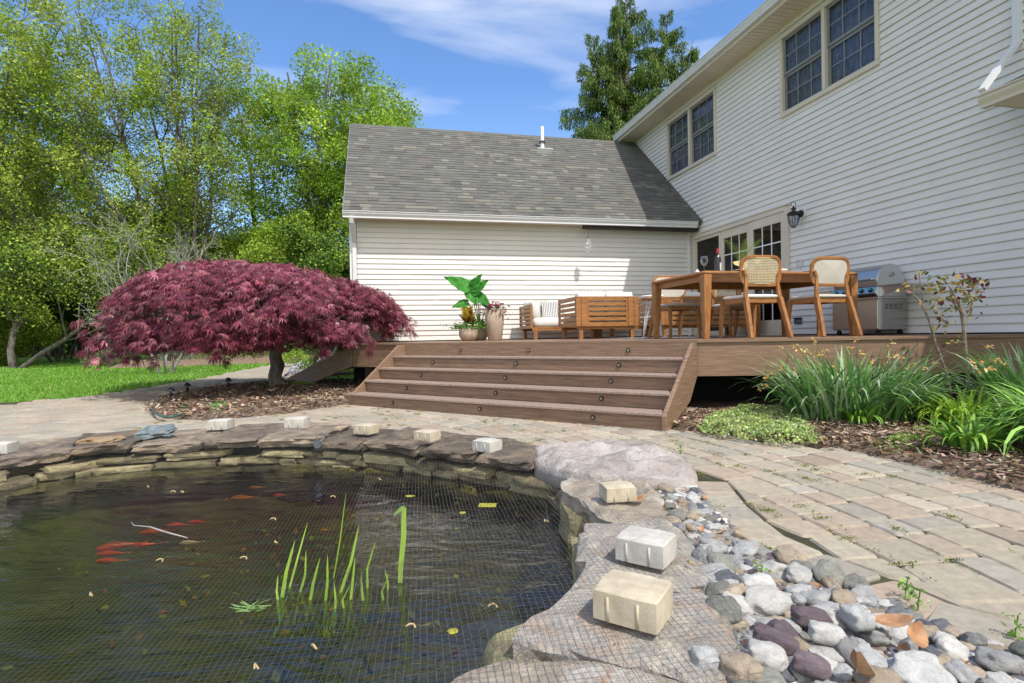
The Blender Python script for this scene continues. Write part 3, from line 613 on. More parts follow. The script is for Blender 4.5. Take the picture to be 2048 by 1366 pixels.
# dry leaves
lm = mat('dry_leaf',(.34,.15,.06),.75,.35,20,.3,60,c2=(.55,.32,.16))
def dryleaf(x,y,z,s,rz,cu):
    mb = MB(); K = 6
    for sg in (-1,1):
        vs = []
        for i in range(K+1):
            t = i/K; w_ = s*.34*math.sin(math.pi*min(.98,t*.9+.08))**.8; zz = cu*s*((t-.5)**2*4)*.5+(cu*w_*.8)
            vs += [(s*(t-.5),0,cu*s*((t-.5)**2*4)*.5), (s*(t-.5)*1.02, sg*w_, zz)]
        mb.add(vs, [(2*i,2*i+1,2*i+3,2*i+2) if sg < 0 else (2*i,2*i+2,2*i+3,2*i+1) for i in range(K)])
    o = mb.build('dry_leaf', lm, smooth=True, loc=(x,y,z)); o.rotation_euler = (random.gauss(0,.35),random.gauss(0,.35),rz); return o
for i in range(46):
    while 1:
        x, y = random.uniform(.5,2.0), random.uniform(1.2,3.05)
        if pin((x,y),PEBP): break
    tag(dryleaf(x,y,.022,random.uniform(.022,.042),random.uniform(0,6),random.uniform(.2,.6)),'small curled brown dry leaf among the pebbles','leaf','dry leaves among the pebbles')
p = G(1830,1275,.07); tag(dryleaf(p.x,p.y,.07,.075,.9,.6),'large orange curled leaf on the dark pebbles','leaf')
p = G(1790,1250,.07); tag(dryleaf(p.x,p.y,.075,.095,-.35,.30),'long tan leaf left of the orange curled leaf','leaf')
p = G(1720,1350,.06); tag(dryleaf(p.x,p.y,.065,.08,.3,.7),'golden leaf at the bottom edge on a white pebble','leaf')
p = G(1275,1002,.05); tag(dryleaf(p.x,p.y,.056,.09,.2,.2),'orange leaf stuck under the small tan block','leaf')
# ------------------------------------------------------------------ house frame: origin at the inner corner, x = V (right), y = U (away)
C0 = Vector((4.09, 12.31, 0)); HA = -TH

house = empty('house', C0, HA, 'two storey cream vinyl sided house with paired windows and glazed patio doors', 'house')
wing = empty('house_wing', C0, HA, 'single storey wing with grey shingle roof and white siding behind the deck', 'house wing')
def HL(x, y, z=0):                          # house local -> world
    v = Matrix.Rotation(HA,3,'Z')@Vector((x,y,0)); return Vector((C0.x+v.x, C0.y+v.y, z))
def siding(mb, axis, s0, s1, z0, z1, holes=(), e=.1016, flip=1, lap=.016):
    k = 0; z = z0
    while z < z1-.004:
        zt = min(z+e, z1); cuts = [(s0,s1)]; parts = []
        for h0,h1,b,t in holes:
            if b < zt-.01 and t > z+.01:
                nc = []
                for a,c in cuts:
                    if h1 <= a or h0 >= c: nc.append((a,c)); continue
                    if h0 > a: nc.append((a,h0))
                    if h1 < c: nc.append((h1,c))
                cuts = nc
                if b > z+.012: parts.append((h0,h1,z,b))
                if t < zt-.012: parts.append((h0,h1,t,zt))
        for a,c in cuts:
            pts_ = [a]; s = a+random.uniform(.6,3.6)+(0 if k%2 else 0)
            while s < c-.5: pts_.append(s); s += 3.66
            pts_.append(c); off = 0
            for p,q in zip(pts_,pts_[1:]):
                o_ = .003*(off%2); off += 1
                def P(s,d,zz): return (s,-d,zz) if axis == 'x' else (-d,s,zz)
                w1, w2 = nz(p,z,0,.7)*.0018, nz(q,z,0,.7)*.0018
                vs = [P(p,lap+o_+w1,z),P(q,lap+o_+w2,z),P(q,.001+o_,zt),P(p,.001+o_,zt),P(p,-.004,z),P(q,-.004,z),P(p,lap+o_+w1,z+.012),P(q,lap+o_+w2,z+.012)]
                f = [(6,7,2,3),(0,1,7,6),(4,5,1,0),(4,0,6,3),(1,5,2,7)] ; 
                if axis == 'y': f = [t_[::-1] for t_ in f]
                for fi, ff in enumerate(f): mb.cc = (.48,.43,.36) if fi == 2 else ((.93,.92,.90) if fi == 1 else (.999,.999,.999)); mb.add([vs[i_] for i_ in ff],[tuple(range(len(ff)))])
        for a,c,za,zb in parts:
            P = (lambda s,d,zz:(s,-d,zz)) if axis == 'x' else (lambda s,d,zz:(-d,s,zz))
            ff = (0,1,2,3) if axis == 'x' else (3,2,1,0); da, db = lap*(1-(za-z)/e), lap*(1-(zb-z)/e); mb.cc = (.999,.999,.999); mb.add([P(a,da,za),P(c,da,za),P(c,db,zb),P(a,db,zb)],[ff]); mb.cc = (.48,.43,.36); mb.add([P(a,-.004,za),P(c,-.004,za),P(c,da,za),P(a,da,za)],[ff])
        z = zt; k += 1
# ---- wing
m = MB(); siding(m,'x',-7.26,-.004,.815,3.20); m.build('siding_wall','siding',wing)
m = MB(); m.box((-7.37,.02,-.03),(0,.12,3.3)); m.box((-7.37,.12,-.03),(-7.27,6.2,3.3)); m.box((-7.3,6.1,-.03),(0,6.2,3.3)); m.add([(-7.37,-.2,3.2),(-7.37,5.7,3.2),(-7.37,2.75,5.95)],[(0,2,1),(0,1,2)]); m.build('wall','siding',wing)
m = MB(); m.box((-7.375,-.022,.8),(-7.27,.06,3.2)); m.box((-7.395,-.02,.8),(-7.372,.08,3.2)); m.box((-.135,-.022,.8),(-.085,.02,3.2)); m.build('corner_trim','white',wing)
m = MB(); m.box((-7.37,-.34,3.185),(-.003,.02,3.20)); 
for i in range(36): m.box((-7.37+i*.2,-.335,3.178),(-7.365+i*.2,-.01,3.184))
m.build('soffit','soffit',wing)
# roof: stepped shingle courses
roof = MB(); y0, z0, y1, z1 = -.44, 3.275, 2.76, 6.07; L_ = math.hypot(y1-y0,z1-z0); ny, nz_ = -(z1-z0)/L_, (y1-y0)/L_
nr = 34; ex = L_/nr; SC = [(.165,.161,.145),(.15,.148,.135),(.18,.174,.152),(.155,.148,.135),(.13,.128,.118),(.23,.218,.18),(.165,.162,.147),(.175,.155,.137)]
def RP(x, s, up): return (x, y0+(y1-y0)*s/L_+ny*up, z0+(z1-z0)*s/L_+nz_*up)
for k in range(nr):
    x = -7.47; s0_ = k*ex-.008; s1_ = (k+1)*ex+.01
    while x < 0:
        ln = random.choice((.12,.17,.22,.3)); xe = min(x+ln, .0); c = random.choices(SC,(5,5,4,5,4,2.6,5,1.8))[0]; v = random.gauss(1,.05); roof.cc = tuple(a*v for a in c)
        th = .011+random.uniform(0,.006); a, b = s0_+random.uniform(-.004,.004), s1_
        roof.add([RP(x,a,th),RP(xe,a,th),RP(xe,b,.004),RP(x,b,.004),RP(x,a,-.004),RP(xe,a,-.004)],[(0,1,2,3),(4,5,1,0),(4,0,3),(1,5,2)]); x = xe
rf = roof.build('roof','shingle',wing)
m = MB(); m.cc = (.16,.16,.15)
x = -7.47
while x < 0: # ridge caps
    xe = min(0,x+.16); m.cc = tuple(a*random.gauss(1,.08) for a in (.155,.155,.142)); m.add([(x,y1-.12,z1-.10),(xe,y1-.12,z1-.094),(xe,y1,z1+.022),(x,y1,z1+.014),(x,y1+.12,z1-.10),(xe,y1+.12,z1-.1)],[(0,1,2,3),(3,2,5,4)]); x = xe
m.cc = (.14,.14,.13); m.add([(-7.47,y1,z1),(0,y1,z1),(0,5.95,3.2),(-7.47,5.95,3.2)],[(0,1,2,3)])
m.build('ridge','shingle',wing)
m = MB(); m.add([RP(-7.47,0,-.012),RP(0,0,-.012),RP(0,L_,-.012),RP(-7.47,L_,-.012)],[(3,2,1,0)]); m.add([RP(-7.485,-.01,.004),RP(-7.485,L_,.004),RP(-7.485,L_,-.15),RP(-7.485,-.01,-.15),RP(-7.46,-.01,.004),RP(-7.46,L_,.004),RP(-7.46,L_,-.15),RP(-7.46,-.01,-.15)],[(0,1,2,3),(7,6,5,4),(0,4,5,1),(3,2,6,7)]); m.build('rake_board','sash',wing)
def gutter(mb, f, s0, s1, zt, h=.125, d=.125):   # K-style profile swept: f(s, outward, z)
    prof = [(0,-h),(d*.62,-h),(d*.62,-h*.78),(d*.86,-h*.38),(d*.86,-h*.16),(d,-h*.1),(d,0),(d*.93,0),(d*.93,-.012),(0.012,-.012),(0,0)]
    n = len(prof); vs = [f(s,o_,zt+z) for s in (s0,s1) for o_,z in prof]
    mb.add(vs,[(i,(i+1)%n,n+(i+1)%n,n+i) for i in range(n)]+[tuple(range(n-1,-1,-1)),tuple(range(n,2*n))])
m = MB(); gutter(m, lambda s,o_,z:(s,-.33-o_,z), -7.49,-.12, 3.268); m.build('gutter','gutter',wing)
m = MB(); 
for i in range(250): m.cc=(1,1,1); x = -7.46+i*.0293; m.box((x,-.44,3.269),(x+.018,-.35,3.276))
m.build('gutter_guard','gutter',wing)
m = MB(); m.bar((-7.33,-.40,3.16),(-7.33,-.36,3.05),.075,.05); m.bar((-7.33,-.37,3.08),(-7.30,-.075,2.74),.075,.05); m.box((-7.34,-.085,.9),(-7.265,-.03,2.78)); m.build('downspout','gutter',wing)
# roof vent pipe
vp = empty('vent_pipe', HL(-2.85,2.07,5.46), HA, 'white plumbing vent pipe with flashing on the grey roof', 'vent pipe')
m = MB(); m.tube([(0,0,-.05),(0,0,.60)],.045,16); m.build('pipe','pvc',vp,smooth=False)
m = MB(); m.tube([(0,0,.20),(0,0,.235)],.075,16); m.build('rubber_collar','lead',vp)
m = MB(); m.lathe([(.14,-.14),(.135,-.03),(.06,.05),(.05,.08)],18); m.bar((-.2,-.16,-.13),(.2,-.16,-.13),.02,.30,up=(0,ny,nz_)); m.build('flashing','white',vp)
# dark beam under the eave + spinner
t = tag(MB().box((0,0,0),(2.62,.16,.085),.008).build('wooden_beam','darkwood',loc=HL(-2.68,-.33,3.085)),'dark charred wooden beam fixed under the wing gutter','beam'); t.rotation_euler.z = HA
ws = empty('wind_spinner', HL(-2.62,-.36,2.70), HA, 'silvery helical wind spinner hanging from the dark beam', 'wind spinner')
m = MB(); m.tube([(0,0,.13),(0,0,.40)],.0035,6); m.build('cord','black',ws)
m = MB()
for j in range(34):
    a0 = j*.33; zz = .14-j*.0082; r_ = .062*math.sin(math.pi*(j+.8)/35.5)**.7+.004; m.bar((-r_*math.cos(a0),-r_*math.sin(a0),zz),(r_*math.cos(a0),r_*math.sin(a0),zz),.013,.006)
m.build('spiral','white',ws)

# ---- main house
W1 = (-4.79,-2.90,4.56,5.93); W2 = (-.97,.99,4.56,5.93); DR = (-3.0,-.10,.80,2.98)
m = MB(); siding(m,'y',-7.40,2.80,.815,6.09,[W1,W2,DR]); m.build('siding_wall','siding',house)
m = MB()
def wallbox(y0,y1,z0,z1): m.box((.03,y0,z0),(.13,y1,z1))
wallbox(-7.5,DR[0],-.03,4.56); wallbox(DR[0],DR[1],DR[3],4.56); wallbox(DR[1],3.0,-.03,4.56); wallbox(-7.5,W1[0],4.56,6.2); wallbox(W1[1],W2[0],4.56,6.2); wallbox(W2[1],3.0,4.56,6.2); wallbox(W1[0],W1[1],5.93,6.2); wallbox(W2[0],W2[1],5.93,6.2)
m.box((.03,3.0,-.03),(8,3.1,6.2)); m.box((.14,-6.6,3.6),(8,-6.5,6.2))
m.build('wall','siding',house)
# room behind the doors and windows
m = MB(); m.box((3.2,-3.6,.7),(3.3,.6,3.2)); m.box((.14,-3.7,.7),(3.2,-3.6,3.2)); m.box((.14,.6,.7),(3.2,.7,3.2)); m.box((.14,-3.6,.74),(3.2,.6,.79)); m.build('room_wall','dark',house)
m = MB(); m.box((.14,-3.6,3.05),(3.2,.6,3.1)); m.build('ceiling', mat('room_ceiling',(.14,.13,.12),.8),house)
# interior bowl lamp
lp = empty('ceiling_lamp', HL(1.35,-.05,2.45), 0, 'lit yellow glass bowl lamp seen through the left patio door', 'lamp')
m = MB(); m.lathe([(.02,-.10),(.16,-.075),(.27,-.02),(.30,.03),(.285,.03),(.25,-.01)],24); m.build('lamp_shade', mat('lamp_glass',(.95,.66,.25),.4,.1,emit=1.6), lp, smooth=True)
m = MB()
for k in range(5): a = k*1.257; m.bar((.3*math.cos(a),.3*math.sin(a),.03),(.31*math.cos(a),.31*math.sin(a),.16),.03,.012)
m.tube([(0,0,.0),(0,0,.6)],.015,8); m.build('bracket','iron',lp)
m = MB(); m.box((-.02,-6.62,6.0),(0.,3.0,6.1)); m.add([(0,0,0)],[])
# soffit / frieze / gutter
m = MB(); m.box((-.012,W1[1]+.01,5.95),(-.001,W2[0]-.01,6.09)); m.box((-.02,-6.6,6.075),(0,2.95,6.10)); m.build('frieze_board','trim',house)
m = MB(); m.box((-.46,-6.9,6.10),(.03,2.95,6.115))
for i in range(95): m.box((-.455,-6.85+i*.1016,6.094),(-.015,-6.843+i*.1016,6.099))
m.build('soffit','soffit',house)
m = MB(); m.box((-.475,-6.9,6.09),(-.452,2.96,6.27)); m.box((-.46,2.95,6.10),(.2,2.975,6.30)); m.build('fascia_board','trim',house)
m = MB(); gutter(m, lambda s,o_,z:(-.476-o_,s,z), -6.9,2.97, 6.285,.13,.11); m.build('gutter','gutter',house)
m = MB(); m.cc = (.14,.14,.13); m.add([(-.56,-6.9,6.30),(-.56,2.98,6.30),(4,2.98,8.6),(4,-6.9,8.6)],[(3,2,1,0)]); m.add([(-.56,-6.9,6.285),(-.56,2.98,6.285),(4,2.98,8.58),(4,-6.9,8.58)],[(0,1,2,3)]); m.build('roof','shingle',house)
# windows
def win(y0,y1,z0,z1,lab=None):
    wf = MB(); f_ = .055; ym = (y0+y1)/2
    for a,b,c,d in ((y0-.02,y1+.02,z1-f_,z1+.02),(y0-.02,y1+.02,z0-.02,z0+f_)): wf.box((-.052,a,c),(.02,b,d),.006)
    for a,b in ((y0-.02,y0+f_-.02),(y1-f_+.02,y1+.02)): wf.box((-.050,a,z0+f_+.001),(.02,b,z1-f_-.001),.006)
    wf.box((-.054,ym-.032,z0+f_+.001),(.02,ym+.032,z1-f_-.001),.005)
    o = wf.build('window','trim',house)
    if lab: o['label'] = lab
    sf = MB(); pn = MB(); gr = MB(); zm = (z0+z1)/2
    for a,b in ((y0+f_-.02,ym-.033),(ym+.033,y1-f_+.02)):
        for c,d,x in ((z0+f_,zm-.0,.034),(zm+.001,z1-f_,.012)):
            s_ = .045; up = x < .03
            sf.box((x-.016,a,c),(x+.016,a+s_,d)); sf.box((x-.016,b-s_,c),(x+.016,b,d)); sf.box((x-.017,a+s_+.001,c),(x+.017,b-s_-.001,c+s_)); sf.box((x-.017,a+s_+.001,d-s_),(x+.017,b-s_-.001,d))
            for k in (1,2): yy = a+(b-a)*k/3; gr.box((x-.012,yy-.008,c+s_+.001),(x-.004,yy+.008,d-s_-.001))
            zz = (c+d)/2; gr.box((x-.011,a+s_+.001,zz-.008),(x-.005,b-s_-.001,zz+.008))
            pn.box((x-.002,a+s_,c+s_),(x+.002,b-s_,d-s_))
    sf.build('sash','sash',o); gr.build('muntin','grid',o); pn.build('pane',M['wglass'],o)
    cu = MB(); n_ = 60
    vs = []; 
    for i in range(n_+1):
        y = y0+(y1-y0)*i/n_; x = .062+.008*math.sin(i*1.7)+.006*math.sin(i*.63); vs += [(x,y,z0),(x+.0,y,z1)]
    cu.add(vs,[(2*i,2*i+2,2*i+3,2*i+1) for i in range(n_)]); cu.build('curtain','curtain',o)
    bk = MB(); bk.box((.135,y0-.02,z0-.02),(.15,y1+.02,z1+.02)); bk.build('reveal','dark',o)
    return o
gm = bpy.data.materials.new('window_glass'); gm.use_nodes = True; t = gm.node_tree; t.nodes.clear(); N = t.nodes.new; L = t.links.new
mo = N('ShaderNodeOutputMaterial'); ms = N('ShaderNodeMixShader'); tr = N('ShaderNodeBsdfTransparent'); tr.inputs[0].default_value = (.72,.75,.78,1); gl = N('ShaderNodeBsdfGlossy'); gl.inputs['Roughness'].default_value = .01; fr = N('ShaderNodeFresnel'); fr.inputs[0].default_value = 1.5
gb = N('ShaderNodeNewGeometry'); mm_ = N('ShaderNodeMath'); mm_.operation = 'SUBTRACT'; mm_.inputs[0].default_value = 1; L(gb.outputs['Backfacing'],mm_.inputs[1]); mu_ = N('ShaderNodeMath'); mu_.operation = 'MULTIPLY'; L(fr.outputs[0],mu_.inputs[0]); L(mm_.outputs[0],mu_.inputs[1]); L(mu_.outputs[0],ms.inputs[0]); L(tr.outputs[0],ms.inputs[1]); L(gl.outputs[0],ms.inputs[2]); L(ms.outputs[0],mo.inputs[0]); M['wglass'] = gm
win(*W1,'upper paired window nearer the camera'); win(*W2,'upper paired window above the wing roof')
# patio door: three panels
df = MB(); y0,y1,z0,z1 = DR
df.box((-.06,y0-.045,z0),(.03,y0+.045,z1+.03),.006); df.box((-.06,y1-.04,z0),(.03,y1+.03,z1+.03),.006); df.box((-.062,y0+.046,z1-.05),(.03,y1-.041,z1+.035),.006); df.box((-.075,y0-.06,z1+.036),(.0,y1+.04,z1+.062),.004); df.box((-.05,y0+.046,z0),(.03,y1-.041,z0+.05))
do = df.build('patio_door','trim',house)
pw = (y1-.04-(y0+.045))/3
for k in range(3):
    a = y0+.047+k*pw; b = a+pw-.004; x = (-.02,.0,-.005)[k]; st = .10 if k < 2 else .05
    p = MB(); p.box((x-.022,a,z0+.052),(x+.022,a+st,z1-.052),.004); p.box((x-.022,b-st,z0+.052),(x+.022,b,z1-.052),.004)
    p.box((x-.0225,a+st+.001,z1-.052-(.16 if k<2 else .06)),(x+.0225,b-st-.001,z1-.053)); p.box((x-.0225,a+st+.001,z0+.053),(x+.0225,b-st-.001,z0+(.27 if k < 2 else .10)))
    po = p.build('door_panel','trim',do)
    zz0, zz1 = z0+(.27 if k<2 else .10), z1-.052-(.16 if k<2 else .06)
    g_ = MB(); g_.box((x-.003,a+st,zz0),(x+.003,b-st,zz1)); g_.build('pane',gm,po)
    if k < 2:
        g_ = MB()
        for q in (1,2): yy = a+st+(b-a-2*st)*q/3; g_.box((x-.013,yy-.010,zz0),(x-.005,yy+.010,zz1))
        for q in range(1,5): zz = zz0+(zz1-zz0)*q/5; g_.box((x-.012,a+st,zz-.010),(x-.006,b-st,zz+.010))
        g_.build('muntin','white',po)
    hb = MB(); hb.box((x-.045,a+.02,z0+.95),(x-.023,a+.05,z0+1.15),.005)
    if k == 1: hb.build('handle','white',po)
# corner trim + near end of the house wall, low porch roof
m = MB(); m.box((-.022,-7.50,.8),(.03,-7.40,6.09)); m.build('corner_trim','white',house)
# lantern
lt = empty('wall_lantern', HL(-.02,-3.34,2.78), HA, 'black glass carriage lantern on the siding beside the patio doors', 'lantern')
m = MB(); m.tube([(0,0,.02),(-.022,0,.02)],.085,20); m.build('mounting_plate','white',lt)
m = MB(); m.tube([(-.022,0,.02),(-.045,0,.02)],.06,18); m.tube([(-.04,0,.02),(-.10,0,.0),(-.15,0,.04),(-.17,0,.085)],.011,8); m.build('arm','iron',lt)
m = MB(); m.lathe([(.10,-.0),(.105,.012),(.07,.045),(.03,.06),(.03,.085),(.045,.095),(.02,.115),(.006,.15)],20,(-.17,0,.0)); m.tube([(-.17+.045*math.sin(a),0,.165-.045*math.cos(a)) for a in [i*.45 for i in range(2,13)]],.006,6)
m.tube([(-.17,0,-.2),(-.17,0,-.215)],.03,12)
for k in range(6):
    a = k*math.pi/3; m.tube([(-.17+r_*math.cos(a),r_*math.sin(a),z) for r_,z in ((.092,0),(.094,-.05),(.085,-.10),(.065,-.15),(.04,-.195),(.02,-.205))],.0042,5)
m.build('cage','iron',lt,smooth=False)
m = MB(); m.lathe([(.086,0),(.088,-.05),(.079,-.10),(.06,-.15),(.036,-.193)],20,(-.17,0,0)); m.build('glass_globe',gm,lt,smooth=True)
m = MB(); m.tube([(-.17,0,-.02),(-.17,0,-.10)],.014,8); m.build('bulb',mat('bulb',(.85,.82,.72),.3),lt)
# outlet box
ob = empty('outlet_box', HL(-.015,-3.22,1.04), HA, 'dark covered outlet box low on the siding by the doors', 'outlet box')
m = MB(); m.box((-.02,-.085,-.055),(0,.085,.055),.004); m.build('housing',mat('outlet_grey',(.10,.13,.12),.5),ob); m = MB(); m.box((-.05,-.09,.035),(-.021,.09,.05),.004); m.build('lid','black',ob)
m = MB()
for y in (-.055,0,.055): m.tube([(-.021,y,-.01),(-.04,y,-.01)],.018,10)
m.build('socket','sash',ob)
# low porch roof at the right edge
po = empty('porch_roof', HL(0,-6.5,0), HA, 'corner of a low porch roof with gutter at the right edge', 'porch roof')
m = MB(); gutter(m, lambda s,o_,z:(-.64-o_,-s,z),.12,4.5,3.27,.13,.12); m.build('gutter','trim',po)
m = MB(); m.box((-.64,-4.5,3.165),(1.5,-.18,3.18)); m.box((-.635,-.17,3.165),(-.02,-.15,3.27)); m.build('soffit','soffit',po)
m = MB(); m.cc=(.12,.12,.115); m.add([(-.68,-.10,3.285),(-.68,-4.5,3.285),(1.5,-4.5,4.3),(1.5,-.10,4.3),(-.68,-.10,3.265),(1.5,-.10,4.28)],[(0,1,2,3),(0,3,5,4)]); m.build('roof','shingle',po)
m = MB(); m.box((-.02,-4.5,.75),(.05,-.9,3.16)); m.build('porch_wall','siding',po)
ds = empty('downspout', HL(0,-6.62,0), HA, 'white downspout elbow emptying onto the low porch roof', 'downspout')
m = MB(); m.bar((-.05,.10,6.1),(-.05,.10,3.93),.08,.055); m.build('vertical_pipe','gutter',ds)
m = MB(); m.bar((-.05,.10,3.95),(-.64,.03,3.35),.062,.045); m.build('elbow_pipe','gutter',ds)

# ------------------------------------------------------------------ deck
STR = ST0+SV*SW
dk = empty('deck', (0,0,0), 0, 'raised brown composite deck with wide fascia boards', 'deck')
fd = Vector((.9969,-.0788,0)); FR_ = STR+fd*6.2
LEFT = ST0-SV*1.17; LB = HL(-7.3,.02)
poly = [LEFT, STR, STR+fd*4.3, HL(-.02,-6.4), HL(-.02,.02), HL(-7.25,.02)]
m = MB(); m.prism([(p.x,p.y) for p in poly], DZ-.028, DZ); m.build('decking','deckb',dk)
def board(mb, a, b, z0, z1, th=.03, out_=0.):   # vertical board standing in front of the line a->b
    a, b = Vector(a), Vector(b); t = (b-a).normalized(); n_ = Vector((t.y,-t.x,0))
    vs = []
    for z in (z0,z1):
        for p,o_ in ((a,out_),(b,out_),(b,out_-th),(a,out_-th)): q = p+n_*o_; vs.append((q.x,q.y,z))
    mb.add(vs,[(3,2,1,0),(4,5,6,7),(0,1,5,4),(1,2,6,5),(2,3,7,6),(3,0,4,7)])
fa = MB(); board(fa, LEFT, ST0+SV*.02, .43, DZ-.03, out_=-.02); fa.build('fascia_board','deckb',dk); fa = MB(); board(fa, STR-SV*.0, STR+fd*2.2, .415, DZ-.03, out_=-.02); fa.build('fascia_board','deckb',dk); fa = MB(); board(fa, STR+fd*2.203, STR+fd*4.6, .415, DZ-.03, out_=-.02); fa.build('fascia_board','deckb',dk)
fa = MB(); board(fa, HL(-7.25,-.02), LEFT+Vector((.02,.02,0)), .43, DZ-.03); fa.build('side_board','deckb',dk)
# dark space under the deck: rear skirt and posts
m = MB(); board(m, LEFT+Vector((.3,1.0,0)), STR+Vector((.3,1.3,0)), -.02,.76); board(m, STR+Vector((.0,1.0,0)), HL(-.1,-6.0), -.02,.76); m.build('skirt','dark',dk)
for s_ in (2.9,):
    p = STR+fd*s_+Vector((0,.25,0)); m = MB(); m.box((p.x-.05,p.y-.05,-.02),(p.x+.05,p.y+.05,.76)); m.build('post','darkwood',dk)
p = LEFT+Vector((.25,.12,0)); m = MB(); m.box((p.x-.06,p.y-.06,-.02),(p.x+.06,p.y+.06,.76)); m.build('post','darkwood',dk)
# stairs
stp = empty('deck_stairs', ST0, -PS, 'wide brown deck stairs of four treads with round riser lights', 'stairs')
for i in range(5):
    zt = 5*RISE-i*RISE; m = MB(); y = -i*TREAD
    zb = zt-RISE
    if i == 0: m.box((.04,-.022,zb+.001),(SW-.04,-.0,DZ-.03))
    else: m.box((.03,y-.002,zb+.001 if i < 4 else -.02),(SW-.04,y+.02,zt-.027))
    m.build('riser','deckb',stp)
    if i < 4:
        m = MB(); y2 = -(i+1)*TREAD; m.box((.035 if i < 3 else -.01,y2-(.036 if i else .022),zb-.026),(SW-.045,y2+.13,zb),.004); m.box((.035,y2+.135,zb-.026),(SW-.045,y-.021,zb),.004); m.build('tread','deckt',stp)
for s_, lb in ((-.0,'left stringer board'),(SW-.04,'right stringer board')):
    m = MB(); x0, x1 = s_, s_+.04; hi = DZ-.03
    prof = [(-.021,hi),(-.021,.42),(-.30,.18),(-4*TREAD+.05,-.02),(-4*TREAD-.035,-.02),(-4*TREAD-.035,.135 if s_ else .128),(-.15,hi)]
    if not s_: prof = [(-.021,hi),(-.021,.1),(-4*TREAD+.06,-.02),(-4*TREAD-.0,-.02),(-4*TREAD-.0,.125),(-.15,hi)]
    n = len(prof); vs = [(x0,y,z) for y,z in prof]+[(x1,y,z) for y,z in prof]
    m.add(vs,[tuple(range(n)),tuple(range(2*n-1,n-1,-1))]+[((i+1)%n,i,n+i,n+(i+1)%n) for i in range(n)]); o = m.build('stringer','deckb',stp,bevel=.005); o['label'] = lb
m = MB(); 
for i in range(5): pass
LX = {0:(.62,1.75,3.2), 1:(.49,1.62,3.05), 2:(.52,1.55,2.98), 3:(.54,1.68,3.15), 4:(.56,1.72,3.1)}
rows = [[(921,698),(1057,700),(1257,700)],[(866,725),(1032,727),(1238,730)],[(842,749),(1011,755),(1222,763)],[(813,774),(992,783),(1203,798)],[(785,804),(960,817),(1186,834)]]
for i, rr in enumerate(rows):
    for px, py in rr:
        n_ = SNV; base = ST0-SNV*(i*TREAD+(.022 if i == 0 else .002)); d = CM.T@np.array([(px-1024)/F,(py-683)/F,1.]); d = Vector(d); tt = (base-Vector((0,0,HC))).dot(n_)/d.dot(n_); P = Vector((0,0,HC))+d*tt
        s_ = (P-ST0).dot(SV); zc = 5*RISE-(i+.53)*RISE
        m = MB(); f0 = -i*TREAD-(.021 if i == 0 else .001); m.tube([(s_,f0,zc),(s_,f0-.011,zc)],.026,14); o = m.build('step_light','darkwood' if i%2 else mat('bronze',(.05,.03,.02),.4),stp)
        m = MB(); m.tube([(s_,f0-.0115,zc),(s_,f0-.014,zc)],.012,10); m.build('lens',mat('lens_grey',(.30,.27,.22),.3),o)
# side stairs going down to the left walk (only the outer board is seen)
ss = empty('side_stairs', (0,0,0), 0, 'dark side stairs running down from the left end of the deck', 'stairs')
a = LEFT+Vector((-.02,.02,0)); b = Vector((-4.42,10.75,0)); m = MB(); t = (b-a).normalized(); n_ = Vector((-t.y,t.x,0))*-1
if n_.y < 0: n_ = -n_
vs = []
for o_ in (0,.04):
    for p,z in ((a,.43),(a,DZ-.03),(b,.13),(b,-.02),(a.lerp(b,.75),-.02)): q = p+n_*o_; vs.append((q.x,q.y,z))
m.add(vs,[(0,1,2,3,4),(9,8,7,6,5),(0,5,6,1),(1,6,7,2),(2,7,8,3),(3,8,9,4),(4,9,5,0)]); m.build('stringer','deckb',ss)
for k in range(4):
    m = MB(); p = a+t*(.3+k*.55); z = DZ-.15*(k+1); q = p+n_*1.6; m.bar((p+n_*.04+Vector((0,0,z))), (q+Vector((0,0,z))), .5,.03,up=(0,0,1)); m.build('tread','deckt',ss)
# ------------------------------------------------------------------ furniture on the deck
UV = Vector((math.sin(TH), math.cos(TH), 0)); VV = Vector((math.cos(TH), -math.sin(TH), 0))
def on(px, D, z=DZ): return Vector(((px-1024)/F*D, D, z))
def rloop(w, h, r, n=5):
    o_ = []
    for cx, cy, a0 in ((w/2-r,h/2-r,0),(-w/2+r,h/2-r,90),(-w/2+r,-h/2+r,180),(w/2-r,-h/2+r,270)):
        for k in range(n+1): a = R(a0+90*k/n); o_.append((cx+r*math.cos(a), cy+r*math.sin(a)))
    return o_
def sweep_loop(mb, pts, w, d):          # closed rectangular-section frame; pts = list of (point, inward unit, normal)
    n = len(pts); vs = []
    for p, i, q in pts: vs += [p-i*w/2-q*d/2, p+i*w/2-q*d/2, p+i*w/2+q*d/2, p-i*w/2+q*d/2]
    mb.add(vs, [(4*k+j, 4*k+(j+1)%4, 4*((k+1)%n)+(j+1)%4, 4*((k+1)%n)+j) for k in range(n) for j in range(4)])
